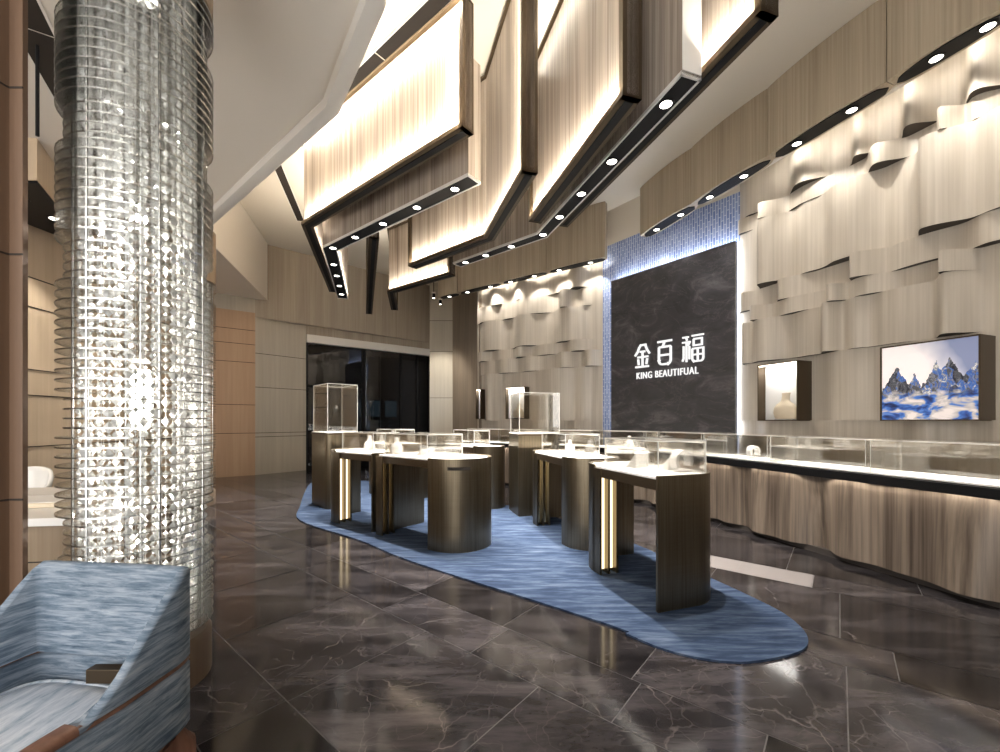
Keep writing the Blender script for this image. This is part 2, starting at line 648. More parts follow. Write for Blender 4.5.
# plan of the shop -------------------------------------------------------
RN = Vector((-.936, -.352))         # normal of the wall with the pictures, into the room
RD = Vector((-.352, .936))          # its direction, away from the camera
R0 = Vector((3.93, 6.72))           # where it meets the mosaic
MO1 = Vector((2.23, 8.93))          # far end of the mosaic
LD = Vector((-.809, .588))          # direction of the far textured wall
LN = Vector((-.588, -.809))
L1 = MO1 + LD * 3.475
MD = (MO1 - R0).normalized()
MN = Vector((-MD.y, MD.x))
if MN.y > 0: MN = -MN

# ceiling: one slab
MB().box((-7.5, -3, CEIL), (7.2, 16.5, CEIL + .1)).build('ceiling', M['ceiling'])
structure(bpy.data.objects['ceiling'], 'smooth cream ceiling above the hanging panels', 'ceiling')


# ---- waved veneer walls: stacked bands, every band bends in plan on its own
def wave_wall(name, origin, direction, normal, length, bands, label, step=.025, back=.25):
    root = thing(name, label, 'wall', (origin.x, origin.y, 0), 0, None, 'structure')
    n = int(length / step)
    for (z0, z1, f) in bands:
        mb = MB()
        rows = []
        for i in range(n + 1):
            s = length * i / n
            p = direction * s + normal * (.02 + f(s))
            q = direction * s - normal * back
            rows.append([(p.x, p.y, z0), (p.x, p.y, z1), (q.x, q.y, z1), (q.x, q.y, z0)])
        mb.grid(rows, True)
        bm = mb.bm
        bm.verts.ensure_lookup_table()
        bm.faces.new(bm.verts[:4]); bm.faces.new(list(reversed(bm.verts[-4:])))
        bmesh.ops.recalc_face_normals(bm, faces=bm.faces[:])
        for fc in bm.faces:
            if fc.normal.z < -.8: fc.material_index = 1      # underside shade put into a near-black colour
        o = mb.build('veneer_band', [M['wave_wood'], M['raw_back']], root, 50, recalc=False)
    return root


def bumps(lst, base=0.):
    """sum of smooth swells (centre, half width, height[, skew]) along the wall"""
    def f(s):
        v = base
        for b in lst:
            c, w, a = b[:3]
            t = (s - c) / w
            if len(b) > 3 and b[3] != 0:       # steep flank on one side
                k = b[3]
                t = t if (t * k > 0) else t * 2.6
            if abs(t) < 1: v += a * (.5 + .5 * math.cos(PI * t))
        return v
    return f


def s_right(px):
    h = line_hit(px, R0, R0 + RD)
    return (R0 - h).dot(RD)


def bR(lst, base=0.):
    out = []
    for b in lst:
        c, hw, a = b[:3]
        s0, s1 = s_right(c - hw), s_right(c + hw)
        out.append(((s0 + s1) / 2, abs(s1 - s0) / 2, a) + tuple(b[3:]))
    return bumps([(q[0], q[1], q[2] * 1.6) + q[3:] for q in out], base)


right_bands = [
    (0, 1.14, bR([(760, 30, .05), (860, 60, .07), (960, 60, .06)])),
    (1.14, 1.36, bR([(775, 20, .05), (840, 40, .06), (930, 30, .07), (1010, 40, .06)])),
    (1.36, 2.25, bR([(765, 40, .05), (850, 35, .07), (930, 90, .03)])),
    (2.25, 2.88, bR([(752, 8, .10), (772, 26, .13), (838, 14, .13), (820, 40, .05), (900, 60, .05), (960, 26, .16), (860, 20, .07)])),
    (2.88, 3.10, bR([(764, 14, .17, 1), (800, 40, .08), (842, 14, .16), (872, 34, .10), (958, 28, .20, 1)])),
    (3.10, 3.40, bR([(748, 10, .06), (790, 30, .10, 1), (866, 30, .16, 1), (930, 60, .05), (1000, 40, .08)])),
    (3.40, 4.37, bR([(772, 28, .15, 1), (812, 24, .05), (848, 30, .10), (868, 22, .05), (945, 62, .18, 1), (1010, 40, .10)])),
    (4.37, 4.60, bR([(745, 10, .04), (772, 20, .16, 1), (812, 36, .06), (888, 24, .13), (955, 18, .17), (985, 26, .08)])),
    (4.60, CEIL, bR([(752, 12, .04), (812, 26, .145), (866, 16, .11), (922, 23, .15), (990, 30, .15)])),
]
wave_wall('wall_right', R0, -RD, RN, 10.3, right_bands, 'waved greige oak veneer wall behind the lit picture of blue stones')


def s_left(px):
    h = line_hit(px, MO1, MO1 + LD)
    return (h - MO1).dot(LD)


def bL(lst, base=0.):
    out = []
    for b in lst:
        c, hw, a = b[:3]
        s0, s1 = s_left(c - hw), s_left(c + hw)
        out.append(((s0 + s1) / 2, abs(s1 - s0) / 2, a) + tuple(b[3:]))
    return bumps([(q[0], q[1], q[2] * 1.4) + q[3:] for q in out], base)


left_bands = [
    (0, 1.0, bL([(520, 30, .06), (570, 20, .05)])),
    (1.0, 1.36, bL([(500, 16, .05), (545, 24, .07), (580, 14, .05)])),
    (1.36, 2.55, bL([(494, 10, .16), (560, 26, .15), (584, 10, .05)])),
    (2.55, 2.9, bL([(490, 12, .05), (508, 14, .12), (532, 14, .08), (568, 14, .17), (592, 10, .12)])),
    (2.9, 3.15, bL([(486, 8, .12), (502, 12, .05), (524, 10, .15), (548, 20, .08), (580, 16, .15)])),
    (3.15, 3.9, bL([(494, 16, .17), (528, 18, .19), (566, 14, .13), (578, 12, .08)])),
    (3.9, 4.3, bL([(488, 12, .13), (510, 12, .08), (532, 22, .14), (568, 10, .20), (586, 8, .05)])),
    (4.3, CEIL, bL([(498, 12, .10), (526, 16, .12), (560, 20, .05), (580, 14, .16)])),
]
wave_wall('wall_back', MO1, LD, LN, 3.475, left_bands, 'waved greige veneer wall beyond the mosaic with two niches')

# ---- mosaic feature wall with the stone slab
MOH = 5.1
wall = thing('wall_mosaic', 'blue finger mosaic wall framing the dark stone slab', 'wall', (R0.x, R0.y, 0), math.atan2(MD.y, MD.x), None, 'structure')
ml = (MO1 - R0).length
MB().box((0, -.2, 0), (ml, 0, MOH)).build('mosaic_field', M['mosaic'], wall)
MB().box((0, -.2, MOH), (ml, .0, CEIL)).build('plaster_strip', M['ceiling'], wall)
# sign of local y that points into the room
ROOMY = 1 if (Vector((-MD.y, MD.x)).dot(MN) > 0) else -1


def mos(s, d, z=0.):
    v = R0 + MD * s + MN * d
    return Vector((v.x, v.y, z))


SO = .20                                     # face of the slab in front of the mosaic
sa = line_hit(735, R0 + MN * SO, MO1 + MN * SO)
sb = line_hit(611, R0 + MN * SO, MO1 + MN * SO)
s0, s1 = (sa - R0).dot(MD), (sb - R0).dot(MD)
ztop = (zat(240, sa.y) + zat(281.7, sb.y)) / 2
slab = thing('stone_slab', 'tall dark charcoal stone slab standing off the blue mosaic', 'wall panel', (R0.x, R0.y, 0), math.atan2(MD.y, MD.x))
ry = ROOMY
MB().box((s0, ry * .12, .02), (s1, ry * SO, ztop)).build('stone_face', M['stone'], slab, bevel=.006)
MB().box((s0 + .1, 0, .02), (s1 - .1, ry * .118, ztop - .1)).build('backing_frame', M['black'], slab)
mb = MB()
mb.box((s0 + .06, ry * .05, ztop - .06), (s1 - .06, ry * .10, ztop - .03))
mb.box((s0 + .06, ry * .05, .6), (s0 + .09, ry * .10, ztop - .06))
mb.build('halo_led', M['led_cool'], slab)
area_light(mos((s0 + s1) / 2, .08, ztop - .02), (-MN.x * .5, -MN.y * .5, 1), s1 - s0, .04, 7, (.88, .93, 1), PI, (MD.x, MD.y, 0), 'halo_light')
area_light(mos(s0 + .03, .07, 2.6), (-MD.x - MN.x * .4, -MD.y - MN.y * .4, 0), 3.2, .04, 2.5, (.9, .94, 1), PI, (0, 0, 1), 'halo_light')
area_light(mos(s1 - .03, .07, 2.6), (MD.x - MN.x * .4, MD.y - MN.y * .4, 0), 3.2, .04, 2.5, (.9, .94, 1), PI, (0, 0, 1), 'halo_light')

# ---- lettering on the slab
sign = thing('wall_sign', 'white raised shop name in large characters over small capitals on dark stone', 'sign', (R0.x, R0.y, 0), math.atan2(MD.y, MD.x))


def slab_uv(px, py):
    h = line_hit(px, sa, sb)
    return (h - R0).dot(MD), zat(py, h.y)


def strokes(segs, x0, x1, zc0, zc1, w, name):
    """one character from strokes given on a 0..1 square (y up), laid on the slab between px columns"""
    mb = MB()
    for seg in segs:
        pts = seg[1:] if isinstance(seg[0], (int, float)) else seg
        ww = w * (seg[0] if isinstance(seg[0], (int, float)) else 1)
        P2 = [Vector((x0 + (x1 - x0) * a, zc0 + (zc1 - zc0) * b)) for a, b in pts]
        n = len(P2)
        front, offs = [], []
        rows = []
        for i in range(n):
            a = P2[max(i - 1, 0)]; b = P2[min(i + 1, n - 1)]
            if 0 < i < n - 1:
                d1 = (P2[i] - a).normalized(); d2 = (b - P2[i]).normalized()
                t = (d1 + d2).normalized()
                nn = Vector((-t.y, t.x)); k = ww / 2 / max(.5, nn.dot(Vector((-d1.y, d1.x))))
            else:
                t = (b - a).normalized(); nn = Vector((-t.y, t.x)); k = ww / 2
                if i == 0: P2[i] = P2[i] - t * 0
            A, B = P2[i] + nn * k, P2[i] - nn * k
            rows.append([(A.x, ry * (SO + .012), A.y), (A.x, ry * (SO + .042), A.y), (B.x, ry * (SO + .042), B.y), (B.x, ry * (SO + .012), B.y)])
        vs = mb.grid(rows, True)
        mb.bm.faces.new(vs[0]); mb.bm.faces.new(list(reversed(vs[-1])))
    return mb.build(name, M['letter'], sign)


def arc(cx, cy, rx, ry_, a0, a1, n=6):
    return [(cx + rx * math.cos(math.radians(a0 + (a1 - a0) * i / n)), cy + ry_ * math.sin(math.radians(a0 + (a1 - a0) * i / n))) for i in range(n + 1)]


JIN = [[(.44, 1.0), (.30, .86), (.20, .68), (.02, .52)], [(.44, .97), (.78, .97)], [(.70, .97), (.84, .72), (.99, .56)],
       [(.36, .68), (.70, .68)], [(.20, .44), (.90, .44)], [(.53, .68), (.53, .02)], [(.24, .36), (.28, .10)], [(.84, .36), (.78, .10)], [(.06, .01), (.94, .01)]]
BAI = [[(.02, .97), (.98, .97)], [(.50, .97), (.36, .74)], [(.12, .74), (.90, .74)], [(.12, .74), (.12, .20)] + arc(.32, .20, .20, .18, 180, 270, 5) + [(.70, .02)] + arc(.70, .20, .20, .18, -90, 0, 5) + [(.90, .74)],
       [(.12, .40), (.90, .40)]]
FU = [[(.04, .95), (.32, .95)], [(.02, .76), (.40, .76)], [(.20, .95), (.24, .82)], [(.36, .74), (.28, .62)], [(.22, .74), (.22, .0)], [(.09, .62), (.09, .14), (.03, .04)], [(.35, .60), (.35, .10)],
      [(.46, .97), (.98, .97)], [(.54, .84), (.90, .84), (.90, .60), (.54, .60), (.54, .84)],
      [(.48, .48), (.96, .48), (.96, .14)] + arc(.86, .12, .10, .12, 0, -90, 4) + [(.56, .0)] + arc(.56, .12, .08, .12, 270, 180, 4) + [(.48, .48)], [(.72, .48), (.72, .0)], [(.48, .25), (.96, .25)]]
for segs, xa, xb, ya, yb, nm in ((JIN, 635.5, 650.5, 368, 344, 'character'), (BAI, 658, 673, 365.6, 340.0, 'character'), (FU, 682.5, 705, 362.5, 334.5, 'character')):
    ua, za = slab_uv(xa, ya)
    ub, zb = slab_uv(xb, (yb))
    _, ztp = slab_uv(xa, yb + (1.6 if True else 0))
    um, zb0 = slab_uv((xa + xb) / 2, ya - 1.0)
    um, zb1 = slab_uv((xa + xb) / 2, yb + .6)
    strokes(segs, ua, ub, zb0, zb1, (.027 if segs is FU else .034), nm)


def text_on_slab(txt, xa, xb, yc, hgt):
    cu = bpy.data.curves.new('capital_line', 'FONT')
    cu.body = txt
    cu.extrude = .012
    cu.space_character = 1.15
    ob = bpy.data.objects.new('tmp_text', cu)
    COL.objects.link(ob)
    dg = bpy.context.evaluated_depsgraph_get()
    me = bpy.data.meshes.new_from_object(ob.evaluated_get(dg))
    bpy.data.objects.remove(ob)
    ua, za = slab_uv(xa, yc + 1.2)
    ub, zb = slab_uv(xb, yc - 1.2)
    xs = [v.co.x for v in me.vertices]; ys = [v.co.y for v in me.vertices]
    sx = (ub - ua) / (max(xs) - min(xs)); sz = hgt / (max(ys) - min(ys))
    z0 = (za + zb) / 2 - hgt / 2
    for v in me.vertices:
        x, y, z = v.co
        v.co = (ua + (x - min(xs)) * sx, ry * (SO + .014 + (z + .012) * 1.0), z0 + (y - min(ys)) * sz)
    me.materials.append(M['letter'])
    o = bpy.data.objects.new('capital_lettering', me)
    COL.objects.link(o)
    o.parent = sign


text_on_slab('KING BEAUTIFUAL', 637.5, 699, 373.2, .125)
print('SLAB', s0, s1, ztop, sa, sb)

# ---- wall behind the storefront end, storefront, tan and beige walls
ZW = CEIL


def straight_wall(name, p0, p1, z0, z1, mat, label, th=.15, joints=(), grp=None):
    """a panel wall between two plan points; its visible side is on the right hand when walking p0->p1"""
    p0, p1 = Vector(p0), Vector(p1)
    d = (p1 - p0)
    root = thing(name, label, 'wall', (p0.x, p0.y, 0), math.atan2(d.y, d.x), None, 'structure')
    MB().box((0, 0, z0), (d.length, th, z1)).build('wall_panel', mat, root)
    if joints:
        mb = MB()
        for z in joints: mb.box((0, -.003, z - .006), (d.length, .01, z + .006))
        mb.build('joint_line', M['joint'], root)
    return root


BW0, BW1, BW2, BW3 = Vector((-6.85, 9.75)), Vector((-6.12, 10.3)), Vector((-5.32, 11.3)), Vector((-2.33, 13.7))
straight_wall('wall_tan', BW0, BW1, 0, 4.05, M['orange_wall'], 'tan panelled wall with thin grooves beyond the second crystal column', joints=(1.05, 1.75, 2.8, 3.25, 3.6))
straight_wall('wall_pale', BW1, BW2, 0, 4.3, M['pale_wall'], 'glossy pale greige wall panel beside the dark storefront', joints=(.95, 1.05, 2.2, 3.05))
# upper veneer wall above storefront, in front of nothing else
straight_wall('wall_upper', BW1, BW3 + Vector((.6, .48)), 3.95, CEIL, M['end_wood'], 'vertical grain veneer wall above the dark storefront', .15)
d = (BW3 - BW2)
front = thing('storefront', 'dark glazed storefront with a broad pale header at the end of the shop', 'shop window', (BW2.x, BW2.y, 0), math.atan2(d.y, d.x), None, 'structure')
fl = d.length
MB().box((0, -.10, 3.50), (fl, .12, 3.72)).build('header', M['white_trim'], front, bevel=.01)
mb = MB()
mb.box((0, -.02, 3.72), (fl, .12, 3.97))
mb.build('fascia', M['end_wood'], front)
mb = MB()
for x in (0.0, 1.55, 1.62, 2.78, 3.35, fl - .06): mb.box((x, .0, 0), (x + .05, .08, 3.5))
mb.box((0, .0, 2.28), (1.6, .08, 2.34)); mb.box((0, 0, 0), (fl, .08, .12))
mb.build('frame', M['black'], front)
MB().box((.05, .03, .12), (fl - .06, .045, 3.5)).build('pane', M['shop_glass'], front)
MB().box((.05, .05, 2.34), (1.55, .07, 3.5)).build('upper_blind', M['black'], front)
mb = MB()
mb.box((.15, 1.6, 0), (fl + 1.2, 1.7, 3.6)); mb.box((-.4, .1, 0), (-.3, 1.7, 3.6)); mb.box((fl + 1.1, .1, 0), (fl + 1.2, 1.7, 3.6)); mb.box((-.4, .1, 3.55), (fl + 1.2, 1.7, 3.65))
mb.build('dark_lobby', M['kick'], front)
# added glowing boxes standing in for faint sign reflections in the glass
mb = MB()
for x in (1.75, 2.35, 2.95):
    mb.box((x, 1.57, 1.5), (x + .42, 1.59, 2.05))
mb.build('far_window', M['far_glow'], front)
MB().box((.45, .2, 2.02), (1.35, .22, 2.06)).build('door_lightbar', M['far_glow'], front)  # another glowing bar in place of a reflection
mb = MB()
for x in (1.85, 2.0, 2.45, 2.6, 2.75, 3.05):
    for z in (.75, .95, 1.15, 1.3): mb.box((x, 1.5, z), (x + .09, 1.56, z + .05))
mb.build('far_display', M['far_glow'], front)

# pillar and recess at the corner
pc = Vector((-2.2, 13.2))
pil = straight_wall('pillar_pale', (-2.28, 13.35), (-1.50, 13.35), 0, CEIL, M['pale_wall'], 'pale panelled corner pillar beside the storefront', .5, joints=(2.1, 3.6, 4.6))
straight_wall('wall_recess', (-1.52, 13.2), (-.45, 12.6), 0, CEIL, M['recess_wood'], 'darker brown veneer recess between the pillar and the waved wall', .2)
straight_wall('wall_recess_return', (-.72, 13.0), (L1.x + .02, L1.y - .1), 0, CEIL, M['recess_wood'], 'short dark return wall at the end of the waved wall', .1)

# beige wall on the reception side, gently curved in plan
mb = MB()
pts = [Vector((-6.05, 2.0)), Vector((-6.15, 3.5)), Vector((-6.3, 5.0)), Vector((-6.5, 6.6)), Vector((-6.7, 8.2)), Vector((-6.85, 9.75))]
mb.ribbon([(p.x, p.y) for p in pts], .15, 0, CEIL)
wb = thing('wall_left', 'curved beige panelled wall with thin horizontal grooves behind the reception desk', 'wall', (0, 0, 0), 0, None, 'structure')
mb.build('wall_panel', M['beige_wall'], wb, 30)
mb = MB()
for z in (1.0, 1.7, 2.05, 2.9, 3.3): mb.ribbon([(p.x + .012, p.y) for p in pts], .02, z - .006, z + .006)
mb.build('joint_line', M['joint'], wb)
# shell behind the camera side: left side up to the entrance, right side beyond the picture
straight_wall('wall_entrance', (-7.4, -3), (-6.0, 2.1), 0, CEIL, M['beige_wall'], 'beige wall running to the entrance', .1)

straight_wall('trim_band', BW0, BW1, 4.05, SH_, M['pale_wall'], 'plain pale band between the tan wall and the lowered soffit', .2)
straight_wall('wall_entrance_side', (.4, -2.9), (7.0, -2.9), 0, CEIL, M['end_wood'], 'veneer wall closing the shop beside its entrance', -.1)  # added out of view to block world light from that side
# ---- lowered soffit over the reception side
SH = 4.4
so = [(-.2, 1.0), (-.87, 2.98), (-1.59, 3.98), (-4.59, 6.41), (-4.94, 7.02), (-5.87, 10.4), (-7.4, 10.0), (-7.4, -3), (-.2, -3)]
MB().prism(so, SH, CEIL - .01).build('ceiling_soffit', M['soffit'])
structure(bpy.data.objects['ceiling_soffit'], 'lowered cream soffit over the crystal columns and armchair', 'ceiling')
# rounded rim below its edge
mb = MB()
rim = [Vector((-.2, 1.0, SH)), Vector((-.87, 2.98, SH)), Vector((-1.59, 3.98, SH)), Vector((-4.59, 6.41, SH))]
fine = []
for a, b in zip(rim, rim[1:]):
    for k in range(6): fine.append(a.lerp(b, k / 6))
fine.append(rim[-1])
prof = [(.0, .02), (-.11, .02), (-.125, -.03), (-.10, -.075), (-.03, -.09), (.03, -.07), (.045, -.02), (.045, .02)]
rows = []
for i, p in enumerate(fine):
    a = fine[max(i - 1, 0)]; b = fine[min(i + 1, len(fine) - 1)]
    t = (b - a).normalized(); nrm = Vector((t.y, -t.x, 0))     # away from the soffit
    rows.append([p + nrm * q + Vector((0, 0, z)) for q, z in prof])
vs = mb.grid(rows, True)
mb.bm.faces.new(vs[0]); mb.bm.faces.new(list(reversed(vs[-1])))
mb.build('trim_rim', M['white_trim'], None, 45)
structure(bpy.data.objects['trim_rim'], 'rounded white rim along the bent edge of the lowered soffit', 'trim')


def slot(name, a, b, w, z, mat, label, splits=2):
    """black linear slot let into a ceiling from a to b"""
    a, b = Vector((*a, 0)), Vector((*b, 0))
    d = b - a
    root = thing(name, label, 'air slot', (a.x, a.y, z), math.atan2(d.y, d.x))
    L = d.length
    for k in range(splits):
        MB().box((L * k / splits + .01, -w / 2, -.006), (L * (k + 1) / splits - .01, w / 2, .02)).build('slot_grille', mat, root)
    mb = MB()
    mb.box((-.02, -w / 2 - .02, -.010), (L + .02, -w / 2, .01)); mb.box((-.02, w / 2, -.010), (L + .02, w / 2 + .02, .01))
    mb.build('slot_frame', M['white_trim'], root)
    return root


slot('air_slot', (-3.0, 2.19), (-4.28, 4.24), .24, SH, M['joint'], 'black linear air slot in the lowered soffit beside the crystal column')
slot('air_slot', (-.35, 4.15), (-2.6, 6.0), .16, CEIL, M['joint'], 'black linear air slot in the cream ceiling above the brightest hanging panel')
slot('air_slot', (-4.47, 9.25), (-3.72, 6.55), .14, CEIL, M['joint'], 'thin black air slot in the ceiling beyond the soffit rim', 1)
MB().tube([(-3.75, 3.34, SH + .02), (-3.75, 3.34, 3.66)], .012, 8).build('hanger_rod', M['black'])
tag(bpy.data.objects['hanger_rod'], 'thin black rod hanging from the slot in the soffit', 'rod')

# bulkhead with downlights over the reception wall
bh = thing('trim_bulkhead', 'beige bulkhead with a black downlight trough above the reception wall', 'bulkhead', (0, 0, 0), 0, None, 'structure')
poly = [(-6.1, 4.44), (-4.99, 4.44), (-5.49, 5.21), (-6.15, 6.3), (-6.3, 6.3)]
MB().prism(poly, 3.95, SH).build('fascia', M['beige_wall'], bh)
tro = [(-6.05, 4.46), (-5.01, 4.46), (-5.50, 5.21), (-6.12, 6.2), (-6.2, 5.2)]
MB().prism(tro, 3.925, 3.95).build('trough', M['black'], bh)
for p in ((-5.55, 4.75), (-5.65, 5.25)): downlight(bh, (p[0], p[1], 3.924), .07)
spot_light((-5.55, 4.75, 3.90), (-6.0, 4.8, 1.5), 90, 80, .6)
spot_light((-5.65, 5.25, 3.90), (-6.2, 5.6, 1.5), 90, 80, .6)

# ------------------------------------------------------------------ valances over the wall counters
VB, VH = 4.92, CEIL - .005


def valance(p0, p1, zb, label, lights, group, depth=.24, bow=.05, lens=False):
    """wood fascia from p0 to p1 (visible side on the aisle), bowed, with a lens shaped black trough below"""
    p0, p1 = Vector(p0), Vector(p1)
    d = p1 - p0
    L = d.length
    rz = math.atan2(d.y, d.x)
    root = thing('valance_panel', label, 'valance', (p0.x, p0.y, zb), rz, group)
    n = 20
    # local: x along, y negative to the aisle
    fr = [(L * i / n, -bow * math.sin(PI * i / n) ** .7 if 0 < i < n else 0) for i in range(n + 1)]
    rear = [(L * i / n, depth - .10 * abs(2 * i / n - 1) ** 6) for i in range(n + 1)]
    pl = fr + list(reversed(rear))
    MB().prism(pl, 0, VH - zb).build('fascia', M['valance_wood'], root, 30)
    sh = .03
    pw = .35 if lens else .12
    tr = [(sh + (L - 2 * sh) * i / n, -bow * .9 * math.sin(PI * i / n) ** .7 + .025 + (depth * .36) * (1 - math.sin(PI * i / n) ** pw)) for i in range(n + 1)]
    tb = [(sh + (L - 2 * sh) * i / n, depth * .82 - depth * .36 * (1 - math.sin(PI * i / n) ** pw)) for i in range(n + 1)]
    MB().prism(tr + list(reversed(tb)), -.012, .0).build('light_trough', M['black'], root, 30)
    for k in lights:
        downlight(root, (L * k, depth * .38, -.013), .05)
    return root, p0, d, depth


VR0, VR1 = Vector((2.70, 7.95)), Vector((4.35, 3.585))
vdir = (VR1 - VR0).normalized()


def vr(px): return line_hit(px, VR0, VR1)


segsR = [(640, 691, (.28, .75), 'wood valance over the mosaic beside its gap, with two small downlights'),
         (691, 767, (.22, .68), 'wood valance at the corner of mosaic and waved wall'),
         (767.5, 886, (.25, .72), 'wood valance in front of the waved wall above the white bust niche'),
         (887, 1012, (.40, .80), 'wood valance above the picture of blue stones'), ]
wall_spots = []
for a, b, ls, lab in segsR:
    pa, pb = vr(a), vr(b)
    r, p0, dd, dep = valance(pa, pb, VB, lab, ls, 'wood valances with downlights', lens=(a > 800 or a == 691))
    nrm = Vector((-dd.y, dd.x)).normalized()
    for k in ls:
        q = p0 + dd * k + nrm * dep * .38
        wall_spots.append((Vector((q.x, q.y, VB - .04)), nrm))
# one more length runs on beside the camera
pa, pb = vr(1013), VR1 + vdir * 2.6
r, p0, dd, dep = valance(pa, pb, VB, 'long wood valance past the picture of blue stones', (.25, .55, .85), 'wood valances with downlights')
nrm = Vector((-dd.y, dd.x)).normalized()
for k in (.12, .36, .62): q = p0 + dd * k + nrm * dep * .38; wall_spots.append((Vector((q.x, q.y, VB - .04)), nrm))

VL0, VL1 = Vector((-1.62, 11.13)), Vector((2.14, 8.41))


def vl(px): return line_hit(px, VL0, VL1)


VBL = 4.7
for a, b, ls, lab in [(438, 457, (.5,), 'short wood valance at the storefront end of the row'),
                      (457.5, 499.5, (.2, .75), 'wood valance in front of the dark recess and waved wall'),
                      (500, 546, (.2, .72), 'wood valance in the middle of the far waved wall'),
                      (546.5, 605, (.2, .74), 'wood valance ending at the blue mosaic')]:
    pa, pb = vl(a), vl(b)
    r, p0, dd, dep = valance(pa, pb, VBL, lab, ls, 'wood valances with downlights', .22, .04)
    nrm = Vector((-dd.y, dd.x)).normalized()
    for k in ls:
        q = p0 + dd * k + nrm * dep * .38
        wall_spots.append((Vector((q.x, q.y, VBL - .04)), nrm))
for q, nrm in wall_spots:
    onslab = (Vector((q.x, q.y)) - R0).dot(MD) > .05 and (Vector((q.x, q.y)) - R0).dot(MD) < ml
    if onslab: spot_light(q, q + Vector((nrm.x * .25, nrm.y * .25, -1.5)), 40, 50, .7, (1, .96, .92), .025, .2)
    else: spot_light(q, q + Vector((nrm.x * .55, nrm.y * .55, -1.0)), 27, 84, .6, (1, .95, .87), .025, .08)


def wall_fill(p0, p1, zz, off, power, label):
    # strip added out of sight behind the valances to brighten the wall top
    d = Vector(p1) - Vector(p0)
    L = d.length
    t = d / L
    nr = Vector((-t.y, t.x))
    m = (Vector(p0) + Vector(p1)) / 2 + nr * off
    root = thing('cove_profile', label, 'light strip', (m.x, m.y, zz), math.atan2(t.y, t.x))
    MB().box((-L / 2, -.03, 0), (L / 2, .03, .02)).build('profile_body', M['alu'], root)
    MB().box((-L / 2 + .02, -.02, .02), (L / 2 - .02, .02, .026)).build('led_line', M['led'], root)
    area_light((m.x, m.y, zz + .03), (nr.x * .8, nr.y * .8, -.35), L, .04, power * L, (1, .95, .86), PI, (t.x, t.y, 0), 'cove_light')


wall_fill(vr(745), VR1 + vdir * 2.5, VB + .04, .27, 5.5, 'LED profile behind the wood valances of the picture wall')
wall_fill(vl(470), vl(598), VBL + .04, .25, 4, 'LED profile behind the wood valances of the far waved wall')

